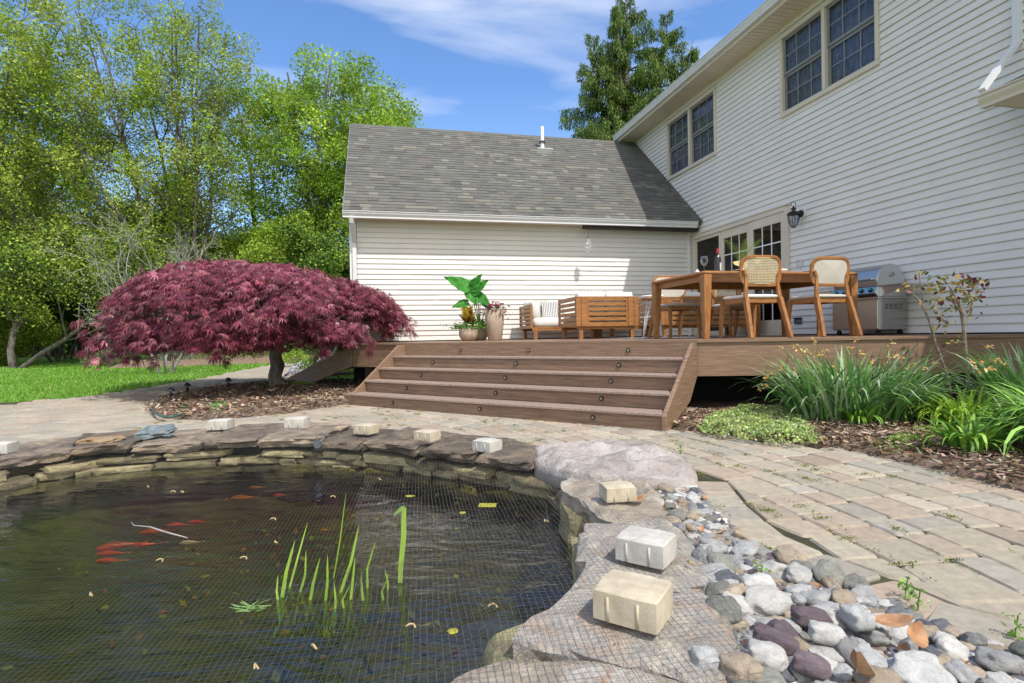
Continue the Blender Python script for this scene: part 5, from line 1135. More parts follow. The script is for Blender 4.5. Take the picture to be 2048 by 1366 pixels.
# ------------------------------------------------------------------ trees
def tree(name, base, label, cat='tree', stems=4, H_=12., spread=.45, r0=.16, lv=(7,6,5), leafn=34, lsize=.12, cols=((.14,.26,.03),), lean=(0,0), up=.35, crown0=.25, bark='bark', clump=.26, seed=1, wide=1., mleaf='leaf', sub=True, curl=.16):
    rg = random.Random(seed); e = empty(name, base, 0, label, cat); tr = MB(); tips = []
    def br(p, d, L_, r, lvl):
        n_ = 6 if lvl < 2 else 4; pts_ = [p.copy()]; rad = [r]; q = p.copy(); dd = d.copy()
        for i in range(n_):
            dd = (dd+Vector((rg.gauss(0,curl),rg.gauss(0,curl),rg.gauss(0,curl*.6)+up*.10*(1 if lvl else .6)))).normalized(); q = q+dd*L_/n_; pts_.append(q.copy()); rad.append(r*(1-.82*(i+1)/n_)+.003)
        tr.tube(pts_, rad, 7 if lvl == 0 else (5 if lvl == 1 else 3), cap=False)
        if lvl >= len(lv): tips.extend([(pts_[-1],1.),(pts_[-2],.8),(pts_[-3],.5)]); return
        kn = lv[lvl]
        for k in range(kn):
            t = crown0+(1-crown0)*(k+rg.random()*.8)/kn if lvl == 0 else .25+.75*(k+rg.random())/kn
            i = min(int(t*n_), n_-1); f = t*n_-i; pp_ = pts_[i].lerp(pts_[i+1], min(1,f)); dd_ = (pts_[i+1]-pts_[i]).normalized()
            az = rg.uniform(0,2*math.pi)+k*2.4; o_ = dd_.orthogonal().normalized(); o2 = dd_.cross(o_); sd = o_*math.cos(az)+o2*math.sin(az)
            nd = (dd_*(.75)+sd*rg.uniform(.45,.95)*wide+Vector((0,0,up))).normalized()
            br(pp_, nd, L_*rg.uniform(.34,.58)*(1.15-.5*t), max(.004, r*(1-.75*t)*.55), lvl+1)
        tips.append((pts_[-1],1.))
    for s_ in range(stems):
        a = 2*math.pi*s_/stems+rg.uniform(-.4,.4); k = spread*rg.uniform(.5,1.15) if stems > 1 else .04
        d = Vector((math.cos(a)*k+lean[0], math.sin(a)*k+lean[1], 1)).normalized(); br(Vector((math.cos(a)*.12*(stems>1),math.sin(a)*.12*(stems>1),-.1)), d, H_*rg.uniform(.80,1.05), r0*rg.uniform(.75,1.1), 0)
    tr.build('trunk', bark, e, smooth=True)
    P = np.array([t_[0] for t_ in tips]); W_ = np.array([t_[1] for t_ in tips]); W_ = W_/W_.sum(); n_ = leafn*len(tips); idx = RG.choice(len(P), n_, p=W_)
    Q = P[idx]+RG.normal(size=(n_,3))*clump*np.array([1,1,.75]); base_c = np.array(cols)[RG.integers(0,len(cols),len(P))][idx]; tone = (1+RG.normal(size=len(P))*.16)[idx][:,None]
    C = np.clip(base_c*tone*(1+RG.normal(size=(n_,1))*.15),.01,1)
    leaves('crown', Q, lsize, C, mleaf, e, .62); return e
SG = [(.35,.46,.06),(.41,.50,.07),(.27,.39,.05),(.44,.50,.11)]
SG2 = [(.32,.47,.055),(.39,.53,.065),(.24,.38,.04)]
DG = [(.06,.12,.025),(.09,.16,.03),(.045,.09,.02)]
YG = [(.36,.47,.06),(.28,.38,.05)]
def tree2(name, base, label, envs, stems=5, N_=300, r0=.16, leafn=50, lsize=.13, cols=SG, cl=(.3,.3,.45), seed=1, z_fork=.8, bark='bark', shell=.45, cat='tree', up=1.0, sr=.9):
    rg = random.Random(seed); e = empty(name, base, 0, label, cat); tr = MB(); bx, by = base.x, base.y
    ev = [(Vector((AT(px,py,D).x-bx, D-by, AT(px,py,D).z)), rx, ry, rz) for px,py,D,rx,ry,rz in envs]
    st_ = []; bot = min(c.z-rz for c,_,_,rz in ev); tot = sum(rx*rz for _,rx,_,rz in ev)
    for i in range(stems):
        c, rx, ry, rz = rg.choices(ev, [v[1]*v[3] for v in ev])[0]; a = 2*math.pi*i/stems+rg.uniform(-.5,.5); q = rg.uniform(.25,.75)
        tip = c+Vector((math.cos(a)*rx*q*sr, math.sin(a)*ry*q*sr, rz*math.sqrt(1-q*q)*.80)); b0 = Vector((math.cos(a)*.12,math.sin(a)*.12,-.1)) if stems > 1 else Vector((0,0,-.1))
        fk = Vector((b0.x*2,b0.y*2,max(1.,z_fork))); pts_ = []
        for k in range(15):
            t = k/14; p = b0*(1-t)**2+fk*2*t*(1-t)*1.0+tip*t*t if t < 2 else tip; p = p+Vector((rg.gauss(0,.09),rg.gauss(0,.09),0))*min(1,t*3); pts_.append(p)
        tr.tube(pts_,[r0*(1-.9*k/14)**.9+.012 for k in range(15)],8,cap=False); st_.append(pts_)
    pool = [(p, r0*(1-.9*k/14)+.01) for pts_ in st_ for k,p in enumerate(pts_) if k > 2]; cen = []
    for i in range(N_):
        c, rx, ry, rz = rg.choices(ev, [v[1]*v[3] for v in ev])[0]
        while 1:
            v = Vector((rg.uniform(-1,1),rg.uniform(-1,1),rg.uniform(-1,1)))
            if shell*rg.random() < v.length <= 1: break
        v *= 1+.13*nz(v.x*2+seed,v.y*2,v.z*2,1.3)*2; p = c+Vector((v.x*rx,v.y*ry,v.z*rz)); cen.append(p)
        best = min(rg.sample(pool, min(26,len(pool))), key=lambda q: (q[0]-p).length+(6 if q[0].z > p.z-.3*up else 0)); q, r_ = best
        h = (p-q).length; m1 = q.lerp(p,.35)+Vector((rg.gauss(0,.06)*h,rg.gauss(0,.06)*h,-.05*h*up)); m2 = q.lerp(p,.7)+Vector((rg.gauss(0,.05)*h,rg.gauss(0,.05)*h,-.06*h*up)); rr = min(r_*.6,.018+.016*h)
        tr.tube([q,m1,m2,p],[rr,rr*.7,rr*.45,.004],4,cap=False)
        if i % 2 == 0: pool.append((m1,rr*.8)); pool.append((m2,rr*.6))
        for k in range(3): tr.tube([m2,p+Vector((rg.gauss(0,cl[0]),rg.gauss(0,cl[1]),rg.gauss(.1,cl[2])))],[.008,.003],3,cap=False)
    tr.build('trunk', bark, e, smooth=True); P = np.array(cen); idx = np.repeat(np.arange(len(P)),leafn); n_ = len(idx)
    g3 = RG.normal(size=(n_,3)); g3 = g3/np.maximum(1,np.linalg.norm(g3,axis=1,keepdims=True)/1.7); Q = P[idx]+g3*np.array(cl)
    bc = np.array(cols)[RG.integers(0,len(cols),len(P))][idx]; tone = (1+RG.normal(size=len(P))*.15)[idx][:,None]; C = np.clip(bc*tone*(1+RG.normal(size=(n_,1))*.15),.01,1)
    leaves('crown', Q, lsize, C, 'leaf', e, .66, None, .8); return e
tree2('maple_tree', on(385,24,0), 'tall multi stemmed tree with fine upswept branches at left', [(250,250,24,5.2,3.2,6.2),(120,330,24,3.8,3,5.2),(400,230,24,2.6,2.5,5.4)], stems=10, N_=560, r0=.13, leafn=150, lsize=.11, cols=SG, cl=(.27,.27,.34), seed=4, z_fork=1.2, sr=1.05, shell=.6)
tree2('maple_tree', on(-30,22,0), 'leafy tree cut by the left edge of the photo', [(-20,330,22,3.2,3,5.6),(20,120,22,2.6,2.4,3.6)], stems=6, N_=220, r0=.11, leafn=110, lsize=.125, cols=SG, cl=(.30,.30,.36), seed=9, z_fork=2.0)
tree2('shade_tree', on(650,27,0), 'rounded bright green tree left of the wing roof', [(660,290,27,4.3,3.4,4.6),(640,480,27,3.2,3,3.2)], stems=6, N_=330, r0=.19, leafn=190, lsize=.14, cols=SG2, cl=(.38,.38,.34), seed=12, z_fork=3.)
tree2('shade_tree', on(545,30,0), 'slimmer tree with dark trunk between the two big trees', [(525,330,30,2.6,2.4,4.6),(520,480,30,2.9,2.4,2.6)], stems=3, N_=100, r0=.22, leafn=110, lsize=.14, cols=SG2, cl=(.36,.36,.34), seed=15, z_fork=5.)
tree2('shade_tree', on(800,31,0), 'bright tree crown rising behind the wing roof', [(790,270,31,1.9,2,2.6),(740,330,31,2.4,2,3.)], stems=3, N_=170, r0=.18, leafn=110, lsize=.16, cols=SG2, cl=(.40,.40,.38), seed=19, z_fork=4.)
tree('woodland_tree', on(-60,28,0), 'dark leafy tree behind the lawn at the far left', stems=3, H_=10., spread=.4, r0=.2, lv=(8,6,4), leafn=50, lsize=.16, cols=DG+SG, crown0=.12, clump=.45, seed=23)
tree('understory_tree', on(470,26,0), 'low fresh green tree behind the red maple', stems=3, H_=5.6, spread=.5, r0=.09, lv=(7,6,4), leafn=40, lsize=.11, cols=YG+SG2, crown0=.2, clump=.26, seed=25)
tree('understory_tree', on(650,24,0), 'small leafy tree beside the wing corner', stems=3, H_=4.6, spread=.5, r0=.08, lv=(7,6,4), leafn=40, lsize=.11, cols=SG2+DG, crown0=.15, clump=.26, seed=26)
tree('crooked_tree', on(30,21,0), 'dark low branching tree with leaning trunk at the left edge', stems=2, H_=5.4, spread=.6, r0=.13, lv=(8,6,4), leafn=26, lsize=.11, cols=DG+SG, crown0=.25, clump=.3, seed=27, lean=(.25,0))
tree('evergreen_shrub', on(110,27,0), 'dark evergreen behind the lawn at left', stems=3, H_=4.2, spread=.3, r0=.08, lv=(9,6,4), leafn=60, lsize=.10, cols=DG, crown0=.05, clump=.28, seed=28)
tree('evergreen_shrub', on(185,29,0), 'second dark evergreen partly behind the red maple', stems=3, H_=3.8, spread=.35, r0=.08, lv=(9,6,4), leafn=60, lsize=.10, cols=DG, crown0=.05, clump=.3, seed=29)
tree('evergreen_shrub', on(-5,24,0), 'yellow green rounded shrub at the left edge of the lawn', stems=4, H_=2.9, spread=.5, r0=.06, lv=(8,5,4), leafn=50, lsize=.09, cols=YG, crown0=.02, clump=.22, seed=30)
tree('azalea', on(135,31,0), 'pink flowering shrub in the distance left of the maple', stems=4, H_=4.4, spread=.5, r0=.08, lv=(7,5,4), leafn=30, lsize=.11, cols=[(.55,.20,.28),(.62,.28,.36),(.2,.2,.08)], crown0=.3, clump=.3, seed=31)
tree('dogwood', on(215,22,0), 'white flowering dogwood branch above the red maple', stems=2, H_=4.2, spread=.4, r0=.05, lv=(6,5,3), leafn=9, lsize=.10, cols=[(.75,.76,.62),(.70,.72,.55),(.25,.35,.08)], crown0=.4, clump=.22, seed=32)
tree('bare_shrub', on(330,15.5,0), 'pale grey bare branched shrub above the red maple', stems=5, H_=4.0, spread=.75, r0=.035, lv=(7,6,4), leafn=1, lsize=.05, cols=YG, crown0=.25, clump=.1, seed=33, bark='greybark', up=.25, wide=1.25)
# low shrubs in the far bed and by the walk
def shrub(px, D, w_, h, cols, lab, n=1600, ls=.06, z=.08, cat='shrub', nm='shrub', sq=.7):
    e = empty(nm, on(px,D,z), 0, lab, cat); u = unit(RG.normal(size=(n,3))); r_ = RG.uniform(.55,1.,n)[:,None]**.6; P = u*r_*np.array([w_,w_*sq,h]); P[:,2] = np.abs(P[:,2])*.98; P *= (1+.22*np.sin(P[:,0:1]*5/w_*1.3+1)*np.cos(P[:,1:2]*4/w_))
    leaves('foliage',P,ls,pal(n,cols,.25,.12),'leaf',e,.6)
    m = MB()
    for k in range(6): a = k*1.05; m.tube([(0,0,-.05),(w_*.3*math.cos(a),w_*.3*math.sin(a),h*.5),(w_*.6*math.cos(a),w_*.5*math.sin(a),h*.85)],[.02,.014,.006],5)
    m.build('stem','bark',e); return e
shrub(210,20.5,.8,.55,[(.22,.28,.12),(.14,.2,.08)],'grey green low shrub at the left end of the far bed')
shrub(255,21.5,.75,.65,DG+[(.12,.2,.08)],'dark rounded shrub in the far bed under the maple')
shrub(345,21.5,.8,.5,[(.10,.18,.08),(.30,.34,.2)],'variegated low shrub in the far bed')
shrub(430,22.5,.9,.6,[(.22,.30,.08),(.3,.36,.12)],'yellow green shrub in the far bed behind the hanging branches')
shrub(510,23,.8,.6,[(.28,.36,.10),(.18,.28,.08)],'pale green shrub in the far bed near the walk')
shrub(590,18,.6,.5,SG2,'leafy green shrub beside the walk near the side stairs')
shrub(675,13.2,.35,.45,SG2,'bright green plant growing between the walk and the wing',900,.05,0)
shrub(640,14.0,.5,.6,DG+SG2,'leafy shrub behind the side stairs',1500,.06,0)
# woodland behind everything
n = 150000; px = RG.uniform(-500,900,n); D_ = RG.uniform(38,62,n); hh = RG.uniform(0,1,n)**1.15; top = (6.6+1.8*np.sin(px*.013)+1.6*np.sin(px*.031+1)+1.2*np.sin(px*.07))
P = np.stack([(px-1024)/F*D_, D_, hh*top],1)
tag(leaves('far_woods', P, .34, pal(n,[(.08,.13,.03),(.12,.19,.035),(.18,.26,.05),(.05,.09,.025)],.3,.1),'leaf',None,.7), 'distant woods closing the view behind the lawn', 'woods', kind='stuff')
for k,pxx in enumerate((20,95,160,235,300)):
    tree('woods_trunk_tree', on(pxx+random.uniform(-10,10),34+random.uniform(-3,5),0), ['thin dark tree in the woods left of the leaning tree','dark woods tree behind the azalea','woods tree behind the two evergreens','woods tree behind the dogwood','woods tree behind the bare shrub','woods tree right of the bare shrub','woods tree behind the slim tree','woods tree left of the rounded tree','woods tree next to the wing corner'][k], stems=2, H_=8.5, spread=.2, r0=.15, lv=(8,5,4), leafn=34, lsize=.19, cols=SG2+DG, crown0=.22, clump=.42, seed=50+k)
# conifer behind the house
def conifer(base, label):
    e = empty('conifer', base, 0, label, 'tree'); tr = MB(); P = []; Cc = []; Dd = []; rg = random.Random(5)
    for (bx,by,top,z0_,k_) in ((0,0,17.4,1.,1.),(-1.6,.2,15.6,7.,.62),(2.1,.0,16.6,7.,.62),(3.4,.3,15.4,8.,.5),(-.6,-.8,16.6,7.,.5)):
        tr.tube([(bx*.3,by,0 if k_==1 else z0_),(bx*.7,by,(top+z0_)/2),(bx,by,top)],[.30*k_,.18*k_,.02],7)
        nb = int((top-z0_)*7.5*k_+14)
        for i in range(nb):
            t = (i+rg.random())/nb; z = z0_+(top-z0_)*t; z = min(top-.1, math.floor(z/.85)*.85+rg.uniform(0,.22)); L_ = (6.0*(1-t)**.8+.35)*rg.uniform(.75,1.1)*(k_ if k_ < 1 else 1.); a = i*2.4+rg.uniform(-.5,.5); c_ = bx*(.3+.7*min(1,max(0,(z-z0_)/(top-z0_))))
            pts_ = []; 
            for j in range(8): u = j/7; pts_.append(Vector((c_+math.cos(a)*L_*u, by+math.sin(a)*L_*u, z+L_*(.22*u-.42*u*u+.16*u**3)+.25*u)))
            tr.tube(pts_,[.03*(1-.85*j/7)+.004 for j in range(8)],4,cap=False)
            ns = int(26*L_)+12
            for s_ in range(ns):
                u = rg.uniform(.18,1)**.8; j = min(int(u*7),6); q = pts_[j].lerp(pts_[j+1],u*7-j); w_ = .33*(1-u*.7)*min(1,L_/2); sd = Vector((-math.sin(a),math.cos(a),0)); off = rg.uniform(-w_,w_); dr = abs(off)*.5
                tn = 1+rg.gauss(0,.22)
                for h_ in range(9): P.append((q.x+sd.x*off+rg.gauss(0,.06), q.y+sd.y*off+rg.gauss(0,.06), q.z-dr-h_*.06+rg.gauss(0,.03))); Dd.append((math.cos(a)*.25+sd.x*off*.5, math.sin(a)*.25+sd.y*off*.5,-1)); b_ = rg.choice([(.13,.21,.03),(.20,.28,.045),(.06,.11,.025)]); Cc.append((b_[0]*tn,b_[1]*tn,b_[2]*tn))
    tr.build('trunk','bark',e,smooth=True); leaves('crown',np.array(P),.17,np.clip(np.array(Cc),.01,1),'leaf',e,.24,np.array(Dd)*1.6)
conifer(on(1262,27,0),'tall drooping evergreen conifer behind the house')

# ------------------------------------------------------------------ red laceleaf maple
mt = empty('laceleaf_maple', (-4.24,9.82,.02), 0, 'spreading dark red laceleaf maple with short twisted trunk', 'tree'); rg = random.Random(3)
tr = MB(); tk = [Vector((0,0,-.05)),Vector((.02,0,.06)),Vector((-.03,.01,.22)),Vector((.03,0,.40)),Vector((-.02,.02,.58)),Vector((.03,0,.74)),Vector((.0,0,.88))]
tr.tube(tk,[.19,.145,.115,.12,.105,.11,.10],12,cap=False)
cx0 = -.50; pads = []
def topz(ux):            # crown outline above its own base (z over ground)
    x = [-1.02,-.93,-.82,-.68,-.45,-.1,.25,.5,.68,.82,.93,1.02]; z = [.75,1.25,1.78,2.10,2.30,2.34,2.22,2.06,1.88,1.72,1.40,.95]; return float(np.interp(ux,x,z))
for i in range(540):
    a = rg.uniform(0,2*math.pi); r_ = math.sqrt(rg.random())*.97; ux, uy = r_*math.cos(a), r_*math.sin(a)
    ux = ux
    zt = topz(ux); edge = math.sqrt(ux*ux+uy*uy); z = .85+(zt-.85)*max(0,(1-abs(uy)**3.4))**.55*(1-.05*rg.random()) if zt > .85 else zt
    if .44 < ux < .56 and rg.random() < .6: continue
    if edge > .8: z -= rg.uniform(0,.35)*min(1,(edge-.8)*5)
    hw = 2.48 if ux < 0 else 2.80; dw = 1.55 if ux > .45 else (1.95 if uy > 0 else 2.75)
    if ux > .45: uy = uy*.75+.1
    pads.append((Vector(((cx0+ux*hw-4.24)*((9.87+uy*dw)/9.87)**.85+4.24, uy*dw+.05, max(.90 if ux > -.8 else .72,.85+(z-.85)*min(1.,((9.87+uy*dw)/9.87)**.9)))), Vector((ux*hw,uy*dw*1.3,0)), rg.uniform(.24,.42)))
for i in range(85):      # low hanging skirt toward the viewer
    ux = rg.uniform(-.95,.72); yk = -2.0*math.sqrt(max(.05,1-ux*ux)); pads.append((Vector(((cx0+ux*2.5-4.24)*((9.87+yk)/9.87)**.85+4.24,-2.25*math.sqrt(max(.05,1-ux*ux))*(.72 if ux > .35 else 1)+rg.uniform(-.1,.35), rg.uniform(.92,1.25)-(.22 if ux < -.8 else 0))), Vector((ux*1.2,-1,0)), rg.uniform(.22,.34)))
TP = []; TD = []; TC = []
for c_, o_, pr in pads:
    od = o_.normalized() if o_.length > .1 else Vector((0,-1,0)); tone = max(.55,rg.gauss(1,.16)); 
    hub = Vector((cx0*.35,0,.88)); mid = hub.lerp(c_,.5)+Vector((0,0,.02)); j_ = Vector((rg.gauss(0,.06),rg.gauss(0,.06),0))
    if rg.random() < .5: tr.tube([hub,hub.lerp(c_,.22)+Vector((0,0,.08))+j_,mid+j_,c_+Vector((0,0,-.03))],[.05,.030,.018,.006],5,cap=False)
    for k in range(34):
        a = rg.uniform(0,6.28); q = math.sqrt(rg.random()); v_ = Vector((math.cos(a),math.sin(a),0)); p_ = c_+v_*pr*q*Vector((1,1,1)).x+od*.06; p_.z += -.22*pr/.35*q*q+rg.gauss(0,.03)-.02
        d_ = (v_*(.5+.5*q)+od*.75+Vector((0,0,-.35-.55*q))).normalized(); TP.append(p_); TD.append(d_); TC.append(tone)
# a few long weeping sprays
for (px,py) in ((300,735),(425,725),(450,728),(170,705),(735,705),(640,712)):
    b_ = AT(px,py,8.1)-Vector((-4.24,9.82,.02))
    for k in range(26): t = rg.random(); TP.append(b_+Vector((rg.gauss(0,.035)+.06*math.sin(t*5),rg.gauss(0,.05),t*.50))); TD.append(Vector((rg.gauss(0,.3),rg.gauss(0,.3),-1)).normalized()); TC.append(.9)
P = np.array(TP); D0 = np.array(TD); Tn = np.array(TC); nl = 9; n = len(P)
Pr = np.repeat(P,nl,0); Dr = np.repeat(D0,nl,0); ang = np.tile(np.linspace(-1.15,1.15,nl),n)[:,None]+RG.normal(size=(n*nl,1))*.12
sd = unit(np.cross(Dr, np.repeat(unit(RG.normal(size=(n,3))*.35+np.array([0,0,1.])),nl,0))); nm = unit(np.cross(sd,Dr)); d = unit(Dr*np.cos(ang)+sd*np.sin(ang)); w_ = unit(np.cross(d,nm)); ln = (RG.uniform(.075,.15,n*nl)*(1-.25*np.abs(ang[:,0])))[:,None]; hw = .0056
tip = Pr+d*ln+np.array([0,0,-.30])*ln; mid = Pr+d*ln*.5
V_ = np.stack([Pr,mid+w_*hw,tip,mid-w_*hw],1).reshape(-1,3)
cb = np.array([(.19,.034,.055),(.27,.056,.08),(.115,.020,.036),(.38,.13,.155)])[RG.integers(0,4,n)]; C = np.repeat(cb*Tn[:,None]*(1+RG.normal(size=(n,1))*.2),nl,0)*(1+RG.normal(size=(n*nl,1))*.12)
npmesh('crown',V_,np.arange(4*n*nl).reshape(-1,4),np.clip(C,.01,1),'mleaf',mt); tr.build('trunk','maplebark',mt,smooth=True)

# ------------------------------------------------------------------ strap leaved clumps
def straps(mb, n, R0, L0, L1, w0, w1, cols, lean=(.1,.9), rg=random, arch=.55, ctr=(0,0), ell=1.):
    for i in range(n):
        a = rg.uniform(0,2*math.pi); r_ = R0*math.sqrt(rg.random()); w1_ = 0; b_ = Vector((ctr[0]+r_*math.cos(a)*ell, ctr[1]+r_*math.sin(a),0)); a2 = a+rg.gauss(0,.5); ln = rg.uniform(L0,L1); le = rg.uniform(*lean)*(.35+.65*r_/R0); w_ = rg.uniform(w0,w1)
        dh = Vector((math.cos(a2),math.sin(a2),0)); s = Vector((-math.sin(a2),math.cos(a2),0)); tw = rg.uniform(-1,1); s = (s+dh*tw*.6).normalized(); K = 7; p = b_.copy(); pts_ = [p.copy()]; th = math.pi/2-le*.5; ar = arch*rg.uniform(.4,1.6)
        for k in range(K): th -= ar*((k+1)/K)*.38; p = p+(dh*math.cos(th)+Vector((0,0,math.sin(th))))*ln/K; p.z = max(p.z,.01); pts_.append(p.copy())
        v = max(.5,rg.gauss(1,.2)); c_ = rg.choice(cols); mb.cc = (c_[0]*v,c_[1]*v,c_[2]*v); mb.strip(pts_,[w_*.6,w_*.9,w_,w_,w_*.92,w_*.8,w_*.5,.0006],s)
def clump(name, loc, label, cat, n, **k):
    e = empty(name, loc, 0, label, cat); m = MB(); straps(m, n, **k); m.build('leaves','blade',e); return e
DAF = [(.15,.33,.09),(.20,.41,.10),(.12,.26,.09),(.25,.44,.12),(.42,.50,.32)]
LILY = [(.20,.40,.04),(.27,.47,.055),(.15,.32,.04)]
def blooms(e, pts_, cols=((.62,.36,.07),(.55,.28,.06),(.68,.48,.18),(.50,.38,.2))):
    m = MB(); sm_ = MB(); rg = random
    for p_ in pts_:
        p_ = Vector(p_)
        for k in range(7):
            c_ = p_+Vector((rg.gauss(0,.007),rg.gauss(0,.007),rg.gauss(0,.007))); d_ = Vector((rg.gauss(0,1),rg.gauss(0,1),rg.gauss(-.3,.8))).normalized(); s_ = d_.orthogonal().normalized(); m.cc = rg.choice(cols); m.strip([c_,c_+d_*.015,c_+d_*.028+Vector((0,0,-.006))],[.004,.008,.002],s_)
        b_ = Vector((p_.x*.35,p_.y*.35,0)); sm_.cc = (.16,.24,.07); sm_.tube([b_,b_.lerp(p_,.6)+Vector((0,0,.10)),p_+Vector((0,0,.012)),p_],.0028,4)
    m.build('withered_bloom','blade',e); sm_.build('flower_stalk','blade',e)
MZ = .05
e = clump('daffodil_clump', (3.12,5.02,MZ), 'large clump of spent daffodils with orange withered blooms', 'plant', 760, R0=.36, L0=.42, L1=.80, w0=.007,w1=.014, cols=DAF, lean=(.15,1.15), arch=.8, ell=1.5)
def pts_at(L, D, base): return [AT(px,py,D+random.uniform(-.15,.2))-Vector(base) for px,py in L]
blooms(e, pts_at([(1560,695),(1590,690),(1615,705),(1632,703),(1640,710),(1598,700),(1625,712),(1612,700),(1650,700),(1567,733),(1533,755),(1537,748),(1530,770),(1666,735),(1724,700),(1722,708),(1745,725),(1740,722),(1777,715),(1770,728),(1792,708),(1795,712),(1803,716),(1790,742),(1812,738),(1818,730),(1830,728),(1850,738),(1868,725),(1622,757),(1620,788),(1586,742),(1556,738),(1520,777),(1775,690),(1785,685),(1715,680),(1625,675),(1628,682),(1700,695)],4.9,(3.12,5.02,MZ)))
e = clump('daffodil_clump', (4.55,4.62,MZ), 'daffodil clump with drooping yellow blooms at the right edge', 'plant', 620, R0=.36, L0=.45, L1=.82, w0=.007,w1=.014, cols=DAF, lean=(.15,1.0), arch=.6, ell=1.3)
blooms(e, pts_at([(1980,692),(1946,722),(1960,722),(1948,735),(1958,742),(1980,720),(1995,722),(2000,718),(1975,738),(1985,735),(2012,732),(2000,725),(2008,728)],4.4,(4.55,4.62,MZ)))
for (x,y,n_,L0,L1,lab,c_) in ((3.02,3.62,110,.22,.38,'small daylily fan at the front of the mulch bed',LILY),(3.75,4.55,260,.25,.48,'bright yellow green daylily clump under the rose',[(.38,.58,.06),(.44,.62,.08),(.30,.50,.05)]),(3.62,3.95,160,.2,.4,'light green leafy clump behind the small daylily',LILY),
    (3.62,3.42,360,.42,.72,'big arching daylily clump at the right edge',[(.22,.44,.08),(.28,.50,.09),(.17,.36,.07),(.34,.56,.12)]),(3.98,3.95,240,.35,.6,'broad leaved clump behind the big arching daylily',DAF+LILY),(2.98,4.72,60,.2,.35,'thin sprouts right of the big daffodil clump base',LILY),(3.4,4.9,120,.22,.42,'strappy green clump between daffodils and rose',LILY+DAF),(3.42,2.95,14,.15,.3,'sparse grass tuft near the patio edge at right',LILY)):
    clump('daylily', (x,y,MZ), lab, 'plant', n_, R0=.05+n_*.0005, L0=L0, L1=L1, w0=.008, w1=.016, cols=c_, lean=(.3,1.3), arch=1.2)
# sedum mat and other small ground covers
def mat_plant(poly_px, zc, h, n, cols, lab, ls=.016, nm='sedum'):
    poly = [(G(x,y,.05).x,G(x,y,.05).y) for x,y in poly_px]; xs = [p[0] for p in poly]; ys = [p[1] for p in poly]; P = []
    cx, cy = sum(xs)/len(xs), sum(ys)/len(ys)
    while len(P) < n:
        x, y = random.uniform(min(xs)-.05,max(xs)+.05), random.uniform(min(ys)-.05,max(ys)+.05)
        if not pin((x+nz(x,y,1,9)*.08,y+nz(x,y,2,9)*.08),poly): continue
        d_ = min(1,pdist((x,y),poly)/.12); P.append((x,y,zc+h*d_**.6*(.65+.5*nz(x,y,0,7)+.35*random.random())))
    o = leaves(nm, np.array(P), ls, pal(n,cols,.25,.1), 'leaf', None, .8); return tag(o, lab, 'ground cover', kind='stuff')
mat_plant([(1395,845),(1420,828),(1480,818),(1560,818),(1610,828),(1645,868),(1640,880),(1600,885),(1540,880),(1470,872),(1410,862)],.03,.085,12000,[(.40,.52,.16),(.50,.60,.22),(.60,.66,.36),(.30,.42,.10)],'pale green sedum mat at the edge of the pavers',.024)
mat_plant([(1740,885),(1780,868),(1850,872),(1880,890),(1850,900),(1770,900)],.03,.06,2600,[(.24,.34,.08),(.32,.42,.12)],'small sedum patch left of the small daylily',.022)
mat_plant([(1655,855),(1700,850),(1700,868),(1660,870)],.03,.03,220,[(.24,.34,.08)],'few sedum sprigs on the mulch',.02)
mat_plant([(565,755),(600,715),(665,708),(690,722),(640,748),(600,760)],.02,.12,5200,[(.55,.48,.72),(.66,.60,.82),(.60,.55,.78),(.18,.34,.06)],'purple creeping phlox beside the side stairs',.05,'creeping_phlox')
mat_plant([(575,775),(590,755),(640,750),(625,775)],.02,.08,900,[(.18,.38,.05),(.25,.45,.08)],'green foliage at the foot of the phlox',.05,'ground_ivy')
mat_plant([(345,812),(365,805),(385,812),(365,820)],.03,.04,260,[(.10,.26,.04)],'dark green sprigs inside the hose loop',.03,'ground_ivy')
mat_plant([(415,815),(435,805),(460,812),(450,826),(420,826)],.03,.07,260,[(.16,.40,.08),(.25,.48,.14)],'bright leafy weed in the mulch by the maple',.06,'ground_ivy')
mat_plant([(490,775),(510,768),(530,772),(520,780)],.03,.05,200,[(.16,.36,.06)],'green sprigs left of the maple trunk',.04,'ground_ivy')
# moss and weeds in the paver joints
P = []
for _ in range(330):
    y0_ = random.uniform(1.5,8.0); x0_ = random.uniform(-4,2.6)
    if not pin((x0_,y0_),PATIO) or pin((x0_,y0_),POUT) or pin((x0_,y0_),ISLE): continue
    r_ = math.hypot(x0_-CX,y0_-CY); a = math.atan2(y0_-CY,x0_-CX)
    L_ = random.uniform(.04,.2)
    for k in range(80):
        if random.random() < .5: rr, aa = r_, a+random.uniform(-L_,L_)/r_
        else: rr, aa = r_+random.uniform(-L_,L_)*.3, a
        P.append((CX+rr*math.cos(aa)+random.gauss(0,.006),CY+rr*math.sin(aa)+random.gauss(0,.006),.004+random.random()*.008))
tag(leaves('moss',np.array(P),.0075,pal(len(P),[(.20,.24,.03),(.30,.31,.05),(.14,.18,.03)],.25,.1),'leaf',None,.8),'moss and tiny weeds along the paver joints','moss',kind='stuff')
